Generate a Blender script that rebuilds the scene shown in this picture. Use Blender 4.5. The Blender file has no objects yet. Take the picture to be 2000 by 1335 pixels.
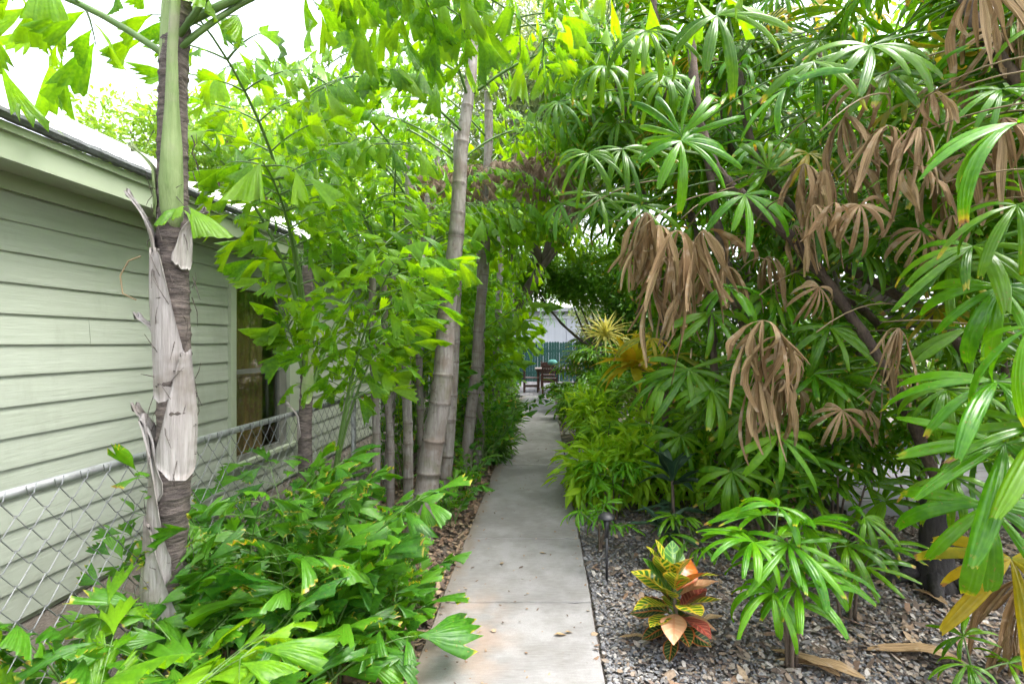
import bpy, math, random
import numpy as np
from mathutils import Vector, Matrix

# ------------------------------------------------------------------ camera, sky, sun, exposure
scene = bpy.context.scene
COL = scene.collection
F = 1000.0            # focal length in photo pixels (2000 wide) -> 18 mm
EYE = 1.6
cam_d = bpy.data.cameras.new('camera')
cam_d.lens = 18.0
cam_d.sensor_width = 36.0
cam_d.shift_x = -0.0315
cam_d.clip_start = 0.05
cam_d.clip_end = 500
cam_d.dof.use_dof = True
cam_d.dof.focus_distance = 5.0
cam_d.dof.aperture_fstop = 4.5
cam = bpy.data.objects.new('camera', cam_d)
cam.location = (0, 0, EYE)
cam.rotation_euler = (math.radians(90), 0, 0)
COL.objects.link(cam)
scene.camera = cam

world = bpy.data.worlds.new('World')
scene.world = world
world.use_nodes = True
wn, wl = world.node_tree.nodes, world.node_tree.links
bg = wn['Background']
sky = wn.new('ShaderNodeTexSky')
sky.sky_type = 'NISHITA'
sky.sun_disc = False
SUN_EL, SUN_AZ = math.radians(66), math.radians(95)   # azimuth from +Y towards +X
sky.sun_elevation = SUN_EL
sky.sun_rotation = SUN_AZ
sky.dust_density = 4.0
sky.air_density = 1.0
hs = wn.new('ShaderNodeHueSaturation')
hs.inputs['Saturation'].default_value = 0.30           # high thin overcast: almost white sky
hs.inputs['Value'].default_value = 1.0
wl.new(sky.outputs[0], hs.inputs['Color'])
wl.new(hs.outputs[0], bg.inputs['Color'])
bg.inputs['Strength'].default_value = 0.15

sun_d = bpy.data.lights.new('sun', 'SUN')
sun_d.energy = 0.9
sun_d.angle = math.radians(25)
sun_d.color = (1.0, 0.975, 0.93)
sun = bpy.data.objects.new('sun', sun_d)
sd = Vector((math.sin(SUN_AZ) * math.cos(SUN_EL), math.cos(SUN_AZ) * math.cos(SUN_EL), math.sin(SUN_EL)))
sun.rotation_euler = sd.to_track_quat('Z', 'Y').to_euler()
sun.location = (6, 0, 12)
COL.objects.link(sun)

vs = scene.view_settings
vs.view_transform = 'Standard'
vs.look = 'None'
vs.gamma = 1.0
vs.exposure = 2.5
scene.cycles.use_denoising = True
scene.cycles.use_adaptive_sampling = True
scene.cycles.adaptive_threshold = 0.03
scene.cycles.max_bounces = 6
scene.cycles.diffuse_bounces = 3
scene.cycles.glossy_bounces = 2
scene.cycles.transmission_bounces = 6
scene.cycles.transparent_max_bounces = 8
scene.cycles.caustics_reflective = False
scene.cycles.caustics_refractive = False
scene.cycles.sample_clamp_indirect = 8.0

rng = random.Random(7)
U = rng.uniform


def at(px, py, Y):
    """photo pixel seen at distance Y -> world point"""
    return Vector(((px - 1063) / F * Y, Y, EYE - (py - 667.5) / F * Y))


# ------------------------------------------------------------------ mesh helpers
class MB:
    def __init__(self):
        self.v, self.f, self.uv = [], [], []

    def add(self, verts, faces, uvs=None):
        o = len(self.v)
        self.v.extend([tuple(p) for p in verts])
        self.f.extend([tuple(i + o for i in f) for f in faces])
        self.uv.extend(uvs if uvs is not None else [(0.5, 0.5)] * len(verts))
        return self

    def box(self, x0, x1, y0, y1, z0, z1):
        vs_ = [(x, y, z) for x in (x0, x1) for y in (y0, y1) for z in (z0, z1)]
        self.add(vs_, [(0, 1, 3, 2), (4, 6, 7, 5), (0, 4, 5, 1), (2, 3, 7, 6), (0, 2, 6, 4), (1, 5, 7, 3)])
        return self

    def prism(self, poly, axis, a, b):
        """poly: list of 2-d points, extruded along axis from a to b"""
        n = len(poly)
        def mk(p, t):
            if axis == 'x': return (t, p[0], p[1])
            if axis == 'y': return (p[0], t, p[1])
            return (p[0], p[1], t)
        vs_ = [mk(p, a) for p in poly] + [mk(p, b) for p in poly]
        fs = [tuple(range(n))[::-1], tuple(range(n, 2 * n))]
        for i in range(n):
            j = (i + 1) % n
            fs.append((i, j, n + j, n + i))
        self.add(vs_, fs)
        return self

    def tube(self, pts, radii, sides=8, vs_=None, cap=True, wob=0.0, rs=None):
        pts = [Vector(p) for p in pts]
        n = len(pts)
        if not isinstance(radii, (list, tuple)): radii = [radii] * n
        t0 = (pts[1] - pts[0]).normalized()
        ref = Vector((1, 0, 0)) if abs(t0.x) < 0.8 else Vector((0, 1, 0))
        nx = (ref - t0 * ref.dot(t0)).normalized()
        V, UVs, Fs = [], [], []
        L = 0.0
        for i in range(n):
            if i == 0: t = pts[1] - pts[0]
            elif i == n - 1: t = pts[-1] - pts[-2]
            else: t = pts[i + 1] - pts[i - 1]
            if t.length < 1e-9: t = t0.copy()
            t.normalize()
            nx = nx - t * nx.dot(t)
            nx.normalize()
            ny = t.cross(nx)
            if i: L += (pts[i] - pts[i - 1]).length
            for k in range(sides):
                a = 2 * math.pi * k / sides
                r = radii[i] * (1 + (rs.uniform(-wob, wob) if rs else 0))
                V.append(pts[i] + nx * (math.cos(a) * r) + ny * (math.sin(a) * r))
                UVs.append((abs(2 * k / sides - 1), vs_[i] if vs_ else L))
        for i in range(n - 1):
            for k in range(sides):
                j = (k + 1) % sides
                Fs.append((i * sides + k, i * sides + j, (i + 1) * sides + j, (i + 1) * sides + k))
        if cap:
            Fs.append(tuple(range(sides))[::-1])
            Fs.append(tuple((n - 1) * sides + k for k in range(sides)))
        self.add(V, Fs, UVs)
        return self

    def mesh(self, name, material, origin=None, smooth=False):
        me = bpy.data.meshes.new(name)
        v = self.v
        if origin is not None:
            o = Vector(origin)
            v = [(p[0] - o.x, p[1] - o.y, p[2] - o.z) for p in v]
        me.from_pydata(v, [], self.f)
        uvl = me.uv_layers.new(name='UVMap')
        idx = np.empty(len(me.loops), dtype=np.int32)
        me.loops.foreach_get('vertex_index', idx)
        uvl.data.foreach_set('uv', np.asarray(self.uv, dtype=np.float32)[idx].ravel())
        if smooth: me.polygons.foreach_set('use_smooth', [True] * len(me.polygons))
        if material: me.materials.append(material)
        me.update()
        return me

    def build(self, name, material, parent=None, origin=None, smooth=False, loc=None):
        return link(name, self.mesh(name, material, origin, smooth), parent, loc)


def link(name, me, parent=None, loc=None, mw=None):
    o = bpy.data.objects.new(name, me)
    COL.objects.link(o)
    if parent is not None: o.parent = parent
    if loc is not None: o.location = loc
    if mw is not None: o.matrix_basis = mw
    return o


def tag(o, label=None, cat=None, group=None, kind=None):
    if label: o['label'] = label
    if cat: o['category'] = cat
    if group: o['group'] = group
    if kind: o['kind'] = kind
    return o


def thing(name, label, cat, loc=(0, 0, 0), group=None):
    o = bpy.data.objects.new(name, None)
    o.empty_display_size = 0.1
    COL.objects.link(o)
    o.location = loc
    return tag(o, label, cat, group)


# templates: (verts Nx3, quads Fx4, uv Nx2)
def grid_tpl(rows, cols, f):
    V, UVs, Q = [], [], []
    for i in range(rows + 1):
        for j in range(cols + 1):
            V.append(f(i / rows, j / cols, i, j))
            UVs.append((j / cols, i / rows))
    for i in range(rows):
        for j in range(cols):
            a = i * (cols + 1) + j
            Q.append((a, a + 1, a + cols + 2, a + cols + 1))
    return np.array(V, float), np.array(Q, int), np.array(UVs, float)


def join_tpl(ts):
    V, Q, W, o = [], [], [], 0
    for v, q, w in ts:
        V.append(v); Q.append(q + o); W.append(w); o += len(v)
    return np.concatenate(V), np.concatenate(Q), np.concatenate(W)


def np_mesh(name, tpl, material, smooth=True):
    v, q, w = tpl
    me = bpy.data.meshes.new(name)
    me.vertices.add(len(v))
    me.vertices.foreach_set('co', v.astype(np.float32).ravel())
    me.loops.add(q.size)
    me.loops.foreach_set('vertex_index', q.astype(np.int32).ravel())
    me.polygons.add(len(q))
    me.polygons.foreach_set('loop_start', np.arange(0, q.size, 4, dtype=np.int32))
    me.polygons.foreach_set('loop_total', np.full(len(q), 4, dtype=np.int32))
    uvl = me.uv_layers.new(name='UVMap')
    uvl.data.foreach_set('uv', w[q.ravel()].astype(np.float32).ravel())
    if smooth: me.polygons.foreach_set('use_smooth', np.ones(len(q), dtype=bool))
    if material: me.materials.append(material)
    me.update(calc_edges=True)
    me.validate()
    return me


def bake(tpls, mats):
    """many copies of random templates baked into one template; mats = list of (variant, Matrix)"""
    V, Q, W, o = [], [], [], 0
    by = {}
    for k, m in mats: by.setdefault(k, []).append(m)
    for k, ms in by.items():
        v, q, w = tpls[k]
        M = np.array([[list(r) for r in m] for m in ms])
        vv = np.einsum('nij,kj->nki', M[:, :3, :3], v) + M[:, None, :3, 3]
        n = len(ms)
        V.append(vv.reshape(-1, 3))
        Q.append((q[None] + (np.arange(n) * len(v))[:, None, None]).reshape(-1, 4) + o)
        W.append(np.tile(w, (n, 1)))
        o += n * len(v)
    return np.concatenate(V), np.concatenate(Q), np.concatenate(W)


def frame(pos, ydir, up, s=1.0, sx=1.0):
    y = Vector(ydir).normalized()
    z = Vector(up)
    z = z - y * z.dot(y)
    if z.length < 1e-4: z = y.orthogonal()
    z.normalize()
    x = y.cross(z)
    m = Matrix((x * s * sx, y * s, z * s)).transposed().to_4x4()
    m.translation = Vector(pos)
    return m


def rv(r=rng):
    return Vector((r.gauss(0, 1), r.gauss(0, 1), r.gauss(0, 1)))


# ------------------------------------------------------------------ materials
def new_mat(name):
    m = bpy.data.materials.new(name)
    m.use_nodes = True
    return m, m.node_tree.nodes, m.node_tree.links, m.node_tree.nodes['Principled BSDF']


def c4(c): return (c[0], c[1], c[2], 1.0)


def mixc(n, l, fac, a, b, mode='MIX'):
    x = n.new('ShaderNodeMix'); x.data_type = 'RGBA'; x.blend_type = mode
    for s, val in ((0, fac), (6, a), (7, b)):
        if hasattr(val, 'links') or hasattr(val, 'is_output'): l.new(val, x.inputs[s])
        elif s == 0: x.inputs[0].default_value = val
        else: x.inputs[s].default_value = c4(val)
    return x.outputs[2]


def mth(n, l, op, a, b=None, c=None, clamp=False):
    x = n.new('ShaderNodeMath'); x.operation = op; x.use_clamp = clamp
    for i, val in enumerate((a, b, c)):
        if val is None: continue
        if hasattr(val, 'is_output'): l.new(val, x.inputs[i])
        else: x.inputs[i].default_value = val
    return x.outputs[0]


def mrange(n, l, v, a, b, c=0.0, d=1.0, smooth=False):
    x = n.new('ShaderNodeMapRange')
    if smooth: x.interpolation_type = 'SMOOTHSTEP'
    l.new(v, x.inputs[0])
    for i, k in enumerate((a, b, c, d)): x.inputs[1 + i].default_value = k
    return x.outputs[0]


def noise(n, l, vec, scale, detail=3.0, rough=0.55, out=0):
    x = n.new('ShaderNodeTexNoise')
    x.inputs['Scale'].default_value = scale
    x.inputs['Detail'].default_value = detail
    x.inputs['Roughness'].default_value = rough
    if vec is not None: l.new(vec, x.inputs['Vector'])
    return x.outputs[out]


def coords(n, l, kind='Object', scale=None):
    x = n.new('ShaderNodeTexCoord')
    o = x.outputs[kind]
    if scale:
        mp = n.new('ShaderNodeMapping')
        mp.inputs['Scale'].default_value = scale
        l.new(o, mp.inputs['Vector'])
        o = mp.outputs[0]
    return o


def bump(n, l, h, strength, dist=0.01):
    b = n.new('ShaderNodeBump')
    b.inputs['Strength'].default_value = strength
    b.inputs['Distance'].default_value = dist
    l.new(h, b.inputs['Height'])
    return b.outputs[0]


def rnd_node(n, l):
    oi = n.new('ShaderNodeObjectInfo')
    ge = n.new('ShaderNodeNewGeometry')
    return mth(n, l, 'FRACT', mth(n, l, 'ADD', oi.outputs['Random'], ge.outputs['Random Per Island']))


def leaf_mat(name, a, b, trans=None, tfac=0.35, rough=0.32, ribs=6.0, tip=0.0, vein=0.25, spec=0.35, obj_only=False):
    """green leaf: a..b per-leaf colour, translucent, fine ribs, brown/yellow tips"""
    m, n, l, p = new_mat(name)
    if obj_only:
        r = n.new('ShaderNodeObjectInfo').outputs['Random']
    else:
        r = rnd_node(n, l)
    uv = n.new('ShaderNodeUVMap')
    sep = n.new('ShaderNodeSeparateXYZ'); l.new(uv.outputs[0], sep.inputs[0])
    u, v = sep.outputs[0], sep.outputs[1]
    oc = coords(n, l)
    nz = noise(n, l, oc, 14.0, 1)
    col = mixc(n, l, r, a, b)
    col = mixc(n, l, mrange(n, l, nz, 0.35, 0.75, 0.0, 0.35), col, [min(1, k * 1.5) for k in b])
    mid = mrange(n, l, mth(n, l, 'ABSOLUTE', mth(n, l, 'SUBTRACT', u, 0.5)), 0.0, 0.06, vein, 0.0)
    col = mixc(n, l, mid, col, (0.28, 0.42, 0.12))
    if tip > 0:
        r2 = mth(n, l, 'FRACT', mth(n, l, 'MULTIPLY', r, 7.31))
        th = mth(n, l, 'ADD', mth(n, l, 'MULTIPLY', noise(n, l, oc, 9.0, 1), 0.35), mth(n, l, 'MULTIPLY', r2, 0.25))
        edge = mth(n, l, 'ADD', v, th)
        y = mrange(n, l, edge, 1.33 - tip, 1.42 - tip, 0, 1, True)
        br = mrange(n, l, edge, 1.42 - tip, 1.46 - tip, 0, 1, True)
        col = mixc(n, l, mrange(n, l, noise(n, l, oc, 26.0, 2), 0.66, 0.72, 0, 0.75), col, (0.20, 0.17, 0.03))
        col = mixc(n, l, y, col, (0.36, 0.33, 0.03))
        col = mixc(n, l, br, col, (0.26, 0.14, 0.07))
    l.new(col, p.inputs['Base Color'])
    p.inputs['Roughness'].default_value = rough
    p.inputs['Specular IOR Level'].default_value = spec
    wv = mth(n, l, 'SINE', mth(n, l, 'MULTIPLY', u, ribs * 2 * math.pi))
    nb = bump(n, l, wv, 0.3, 0.003)
    l.new(nb, p.inputs['Normal'])
    t = n.new('ShaderNodeBsdfTranslucent')
    tc = mixc(n, l, 1.0, col, trans or (2.6, 2.1, 1.0), 'MULTIPLY')
    l.new(tc, t.inputs['Color'])
    ms = n.new('ShaderNodeMixShader'); ms.inputs[0].default_value = tfac
    l.new(p.outputs[0], ms.inputs[1]); l.new(t.outputs[0], ms.inputs[2])
    l.new(ms.outputs[0], n['Material Output'].inputs['Surface'])
    return m


def dry_mat(name, a, b):
    m, n, l, p = new_mat(name)
    r = rnd_node(n, l)
    oc = coords(n, l)
    uv = n.new('ShaderNodeUVMap')
    mp = n.new('ShaderNodeMapping'); mp.inputs['Scale'].default_value = (14, 1.2, 1)
    l.new(uv.outputs[0], mp.inputs[0])
    st = noise(n, l, mp.outputs[0], 2.0, 4)
    col = mixc(n, l, r, a, b)
    col = mixc(n, l, mrange(n, l, st, 0.38, 0.62, 0.0, 0.75), col, [k * 0.38 for k in a])
    col = mixc(n, l, mrange(n, l, noise(n, l, oc, 7.0), 0.55, 0.7, 0.0, 0.6), col, (0.50, 0.40, 0.29))
    l.new(col, p.inputs['Base Color'])
    p.inputs['Roughness'].default_value = 0.75
    l.new(bump(n, l, st, 0.6, 0.006), p.inputs['Normal'])
    t = n.new('ShaderNodeBsdfTranslucent'); l.new(col, t.inputs['Color'])
    ms = n.new('ShaderNodeMixShader'); ms.inputs[0].default_value = 0.22
    l.new(p.outputs[0], ms.inputs[1]); l.new(t.outputs[0], ms.inputs[2])
    l.new(ms.outputs[0], n['Material Output'].inputs['Surface'])
    return m


def plain_mat(name, a, b=None, rough=0.6, scale=8.0, bmp=0.3, stretch=None, metal=0.0, dist=0.01, detail=4):
    m, n, l, p = new_mat(name)
    oc = coords(n, l, 'Object', stretch)
    nz = noise(n, l, oc, scale, detail)
    col = mixc(n, l, mrange(n, l, nz, 0.3, 0.7), a, b or [k * 0.7 for k in a])
    oi = n.new('ShaderNodeObjectInfo')
    col = mixc(n, l, mth(n, l, 'MULTIPLY', oi.outputs['Random'], 0.22), col, [k * 0.5 for k in a])
    l.new(col, p.inputs['Base Color'])
    p.inputs['Roughness'].default_value = rough
    p.inputs['Metallic'].default_value = metal
    if bmp: l.new(bump(n, l, nz, bmp, dist), p.inputs['Normal'])
    return m


M = {}
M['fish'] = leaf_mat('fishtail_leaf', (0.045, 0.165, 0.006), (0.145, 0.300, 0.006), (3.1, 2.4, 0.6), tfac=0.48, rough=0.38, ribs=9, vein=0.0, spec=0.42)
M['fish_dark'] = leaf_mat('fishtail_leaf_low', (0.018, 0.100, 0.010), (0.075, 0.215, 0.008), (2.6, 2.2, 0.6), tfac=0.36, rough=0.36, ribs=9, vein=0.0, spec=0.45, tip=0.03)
M['fan'] = leaf_mat('lady_palm_leaf', (0.028, 0.112, 0.004), (0.095, 0.220, 0.005), (2.6, 2.1, 0.7), tfac=0.26, rough=0.25, ribs=4, tip=0.07, vein=0.1, spec=0.4)
M['fan_fresh'] = leaf_mat('lady_palm_leaf_fresh', (0.032, 0.150, 0.004), (0.095, 0.260, 0.005), (2.5, 2.1, 0.7), tfac=0.28, rough=0.25, ribs=4, tip=0.03, vein=0.1, spec=0.4)
M['fan_yellow'] = leaf_mat('lady_palm_leaf_yellow', (0.13, 0.20, 0.010), (0.33, 0.25, 0.012), tfac=0.4, rough=0.35, ribs=4, tip=0.12, vein=0.1, spec=0.4)
M['fan_lime'] = leaf_mat('lady_palm_leaf_lime', (0.085, 0.26, 0.010), (0.18, 0.36, 0.014), tfac=0.42, rough=0.35, ribs=4, tip=0.0, vein=0.1, spec=0.4)
M['dry'] = dry_mat('dry_leaf', (0.29, 0.17, 0.07), (0.58, 0.41, 0.22))
M['dry_dark'] = dry_mat('dry_frond', (0.26, 0.165, 0.11), (0.42, 0.29, 0.20))
M['lime_shrub'] = leaf_mat('lime_shrub_leaf', (0.12, 0.30, 0.010), (0.26, 0.42, 0.016), tfac=0.4, rough=0.4, ribs=2, vein=0.2)
M['small'] = leaf_mat('small_leaf', (0.040, 0.135, 0.012), (0.11, 0.25, 0.016), tfac=0.42, rough=0.42, ribs=2, vein=0.2)
M['pale'] = leaf_mat('pale_small_leaf', (0.08, 0.20, 0.022), (0.18, 0.31, 0.034), tfac=0.45, rough=0.45, ribs=2, vein=0.2)
M['grey'] = leaf_mat('greygreen_leaf', (0.085, 0.15, 0.075), (0.20, 0.27, 0.16), tfac=0.4, rough=0.45, ribs=2, vein=0.2)
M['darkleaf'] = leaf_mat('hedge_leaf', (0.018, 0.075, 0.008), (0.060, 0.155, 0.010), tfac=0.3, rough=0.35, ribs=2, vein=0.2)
M['vine'] = leaf_mat('vine_leaf', (0.05, 0.18, 0.010), (0.125, 0.29, 0.014), tfac=0.42, rough=0.4, ribs=2, vein=0.3)
M['cordyline'] = leaf_mat('cordyline_leaf', (0.010, 0.028, 0.018), (0.026, 0.060, 0.030), (1.4, 1.4, 1.0), tfac=0.18, rough=0.3, ribs=3, vein=0.2)
M['dracaena'] = leaf_mat('dracaena_leaf', (0.62, 0.56, 0.10), (0.60, 0.62, 0.26), (1.2, 1.1, 0.9), tfac=0.4, rough=0.4, ribs=1, vein=0.0, tip=0.02)
M['orange'] = leaf_mat('orange_strap_leaf', (0.62, 0.40, 0.02), (0.50, 0.52, 0.03), (1.4, 1.2, 0.8), tfac=0.4, rough=0.4, ribs=2, vein=0.1, tip=0.05)
M['rose'] = leaf_mat('bromeliad_leaf', (0.30, 0.17, 0.10), (0.22, 0.20, 0.07), (1.4, 1.2, 0.8), tfac=0.3, rough=0.4, ribs=2, vein=0.0)
M['petiole'] = plain_mat('petiole', (0.07, 0.15, 0.03), (0.11, 0.19, 0.04), 0.45, 20, 0.1)
M['petiole_dry'] = plain_mat('petiole_dry', (0.26, 0.19, 0.10), (0.18, 0.13, 0.07), 0.7, 20, 0.2)
M['twig'] = plain_mat('twig', (0.12, 0.085, 0.06), (0.07, 0.05, 0.035), 0.8, 12, 0.4)
M['bark'] = plain_mat('bark', (0.16, 0.13, 0.11), (0.09, 0.07, 0.06), 0.9, 9, 0.8, (1, 1, 0.25))


def cane_mat():
    """grey ringed fishtail cane: fract(v)=0 at each node"""
    m, n, l, p = new_mat('fishtail_cane')
    uv = n.new('ShaderNodeUVMap')
    sep = n.new('ShaderNodeSeparateXYZ'); l.new(uv.outputs[0], sep.inputs[0])
    fr = mth(n, l, 'FRACT', sep.outputs[1])
    oc = coords(n, l, 'Object', (1, 1, 0.12))
    st = noise(n, l, oc, 60, 4)
    bl = noise(n, l, coords(n, l), 7, 4)
    r = n.new('ShaderNodeObjectInfo').outputs['Random']
    col = mixc(n, l, mrange(n, l, st, 0.35, 0.7), (0.29, 0.272, 0.255), (0.14, 0.128, 0.12))
    col = mixc(n, l, mrange(n, l, bl, 0.46, 0.64, 0, 0.8), col, (0.135, 0.10, 0.072))
    col = mixc(n, l, mrange(n, l, noise(n, l, coords(n, l), 22, 4), 0.58, 0.66, 0, 0.7), col, (0.075, 0.06, 0.05))
    col = mixc(n, l, mrange(n, l, noise(n, l, coords(n, l), 4.3, 5), 0.54, 0.64, 0, 0.7), col, (0.12, 0.13, 0.07))
    col = mixc(n, l, mth(n, l, 'MULTIPLY', r, 0.5), col, (0.12, 0.095, 0.08))
    ring = mth(n, l, 'MAXIMUM', mrange(n, l, fr, 0.0, 0.05, 1, 0, True), mrange(n, l, fr, 0.94, 1.0, 0, 1, True))
    col = mixc(n, l, mth(n, l, 'MULTIPLY', ring, mrange(n, l, noise(n, l, coords(n, l), 11, 2), 0.3, 0.6, 0.3, 0.9)), col, (0.085, 0.062, 0.05))
    l.new(col, p.inputs['Base Color'])
    p.inputs['Roughness'].default_value = 0.7
    l.new(bump(n, l, mth(n, l, 'ADD', st, mth(n, l, 'MULTIPLY', bl, 0.6)), 0.7, 0.007), p.inputs['Normal'])
    return m


M['cane'] = cane_mat()


def fiber_mat(name, a, b, c, sc=(1, 1, 0.1), s=70):
    m, n, l, p = new_mat(name)
    oc = coords(n, l, 'Object', sc)
    st = noise(n, l, oc, s, 5, 0.65)
    bl = noise(n, l, coords(n, l), 6, 3)
    col = mixc(n, l, mrange(n, l, st, 0.36, 0.64), a, b)
    col = mixc(n, l, mrange(n, l, bl, 0.5, 0.68, 0, 0.8), col, c)
    l.new(col, p.inputs['Base Color'])
    p.inputs['Roughness'].default_value = 0.85
    l.new(bump(n, l, mth(n, l, 'ADD', st, bl), 1.0, 0.012), p.inputs['Normal'])
    return m


M['fiber'] = fiber_mat('lady_palm_fibre', (0.065, 0.045, 0.038), (0.12, 0.085, 0.07), (0.17, 0.12, 0.09), (1, 1, 0.5), 60)
M['palm_fibre'] = fiber_mat('palm_dark_fibre', (0.045, 0.035, 0.032), (0.15, 0.12, 0.105), (0.03, 0.022, 0.02), (0.25, 0.25, 1.0), 75)
M['sheath'] = fiber_mat('grey_leaf_sheath', (0.40, 0.37, 0.355), (0.25, 0.225, 0.21), (0.16, 0.13, 0.105), (1, 1, 0.06), 55)
M['shaft'] = fiber_mat('green_crown_shaft', (0.22, 0.29, 0.12), (0.15, 0.22, 0.075), (0.25, 0.25, 0.17), (1, 1, 0.08), 40)


def siding_mat():
    m, n, l, p = new_mat('sage_siding')
    oc = coords(n, l, 'Object', (1.0, 0.07, 1.0))
    g = noise(n, l, oc, 42, 6, 0.62)
    bl = noise(n, l, coords(n, l), 1.3, 3)
    r = n.new('ShaderNodeObjectInfo').outputs['Random']
    col = mixc(n, l, mrange(n, l, g, 0.35, 0.68), (0.375, 0.41, 0.345), (0.325, 0.355, 0.295))
    col = mixc(n, l, mrange(n, l, bl, 0.45, 0.7, 0, 0.4), col, (0.37, 0.40, 0.335))
    col = mixc(n, l, mth(n, l, 'MULTIPLY', r, 0.3), col, (0.31, 0.345, 0.27))
    gz = noise(n, l, coords(n, l, 'Object', (1, 1.4, 0.5)), 2.6, 6, 0.7)
    col = mixc(n, l, mrange(n, l, gz, 0.52, 0.74, 0, 0.35), col, (0.20, 0.215, 0.165))
    l.new(col, p.inputs['Base Color'])
    p.inputs['Roughness'].default_value = 0.55
    l.new(bump(n, l, g, 0.55, 0.006), p.inputs['Normal'])
    return m


M['siding'] = siding_mat()
M['trim'] = plain_mat('sage_trim', (0.40, 0.45, 0.335), (0.36, 0.41, 0.30), 0.5, 3, 0.1)
M['soffit'] = plain_mat('sage_soffit', (0.36, 0.41, 0.29), (0.33, 0.37, 0.26), 0.6, 3, 0.1)
M['shingle'] = plain_mat('roof_edge', (0.13, 0.14, 0.145), (0.065, 0.07, 0.07), 0.9, 30, 0.9)
M['roof'] = plain_mat('white_roof', (0.78, 0.78, 0.77), (0.72, 0.72, 0.70), 0.5, 2, 0.05)


def concrete_mat():
    m, n, l, p = new_mat('concrete')
    oc = coords(n, l, 'Generated')
    ge = n.new('ShaderNodeNewGeometry')
    P = ge.outputs['Position']
    big = noise(n, l, P, 1.5, 5, 0.62)
    mid = noise(n, l, P, 6.0, 5, 0.65)
    fine = noise(n, l, P, 170, 3, 0.7)
    mp = n.new('ShaderNodeMapping'); mp.inputs['Scale'].default_value = (2.0, 14, 1); l.new(P, mp.inputs[0])
    brush = noise(n, l, mp.outputs[0], 7, 4)
    col = mixc(n, l, mrange(n, l, big, 0.42, 0.60), (0.25, 0.243, 0.24), (0.145, 0.14, 0.137))
    col = mixc(n, l, mrange(n, l, mid, 0.42, 0.68, 0, 0.6), col, (0.165, 0.155, 0.14))
    col = mixc(n, l, mrange(n, l, brush, 0.4, 0.7, 0, 0.35), col, (0.30, 0.293, 0.287))
    col = mixc(n, l, mrange(n, l, fine, 0.35, 0.6, 0.35, 0.0), col, (0.14, 0.13, 0.12))
    # rust-brown leaf tannin stains on the near left part of the walk
    mp2 = n.new('ShaderNodeMapping'); mp2.inputs['Location'].default_value = (0.42, -2.75, 0)
    l.new(P, mp2.inputs[0])
    mp3 = n.new('ShaderNodeMapping'); mp3.inputs['Scale'].default_value = (2.6, 1.25, 0); l.new(mp2.outputs[0], mp3.inputs[0])
    vl = n.new('ShaderNodeVectorMath'); vl.operation = 'LENGTH'; l.new(mp3.outputs[0], vl.inputs[0])
    stain = mth(n, l, 'MULTIPLY', mrange(n, l, vl.outputs['Value'], 0.15, 1.0, 1, 0, True), mrange(n, l, noise(n, l, P, 5, 4), 0.38, 0.62, 0, 0.42))
    col = mixc(n, l, stain, col, (0.29, 0.17, 0.095))
    # dirt creeping in along the left edge
    sx = n.new('ShaderNodeSeparateXYZ'); l.new(P, sx.inputs[0])
    ed = mth(n, l, 'ADD', sx.outputs[0], mth(n, l, 'MULTIPLY', mth(n, l, 'SUBTRACT', mid, 0.5), 0.35))
    col = mixc(n, l, mrange(n, l, ed, -0.62, -0.50, 0.75, 0, True), col, (0.15, 0.12, 0.09))
    l.new(col, p.inputs['Base Color'])
    p.inputs['Roughness'].default_value = 0.85
    l.new(bump(n, l, mth(n, l, 'ADD', fine, mth(n, l, 'MULTIPLY', mid, 1.5)), 0.35, 0.004), p.inputs['Normal'])
    return m


M['concrete'] = concrete_mat()


def soil_mat():
    m, n, l, p = new_mat('soil')
    P = n.new('ShaderNodeNewGeometry').outputs['Position']
    a = noise(n, l, P, 3, 5)
    b = noise(n, l, P, 60, 4, 0.7)
    col = mixc(n, l, mrange(n, l, a, 0.35, 0.65), (0.09, 0.075, 0.06), (0.14, 0.12, 0.10))
    col = mixc(n, l, mrange(n, l, b, 0.45, 0.7, 0, 0.8), col, (0.23, 0.19, 0.155))
    l.new(col, p.inputs['Base Color'])
    p.inputs['Roughness'].default_value = 0.95
    l.new(bump(n, l, b, 1.0, 0.02), p.inputs['Normal'])
    return m


M['soil'] = soil_mat()


def chip_mat(name, cols):
    m, n, l, p = new_mat(name)
    r = n.new('ShaderNodeNewGeometry').outputs['Random Per Island']
    cr = n.new('ShaderNodeValToRGB')
    cr.color_ramp.interpolation = 'CONSTANT'
    el = cr.color_ramp.elements
    while len(el) < len(cols): el.new(0.5)
    for i, c in enumerate(cols):
        el[i].position = i / len(cols); el[i].color = c4(c)
    l.new(r, cr.inputs[0])
    l.new(mixc(n, l, mrange(n, l, noise(n, l, coords(n, l), 90, 3), 0.4, 0.65, 0, 0.4), cr.outputs[0], (0.06, 0.05, 0.045)), p.inputs['Base Color'])
    p.inputs['Roughness'].default_value = 0.85
    return m


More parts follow.
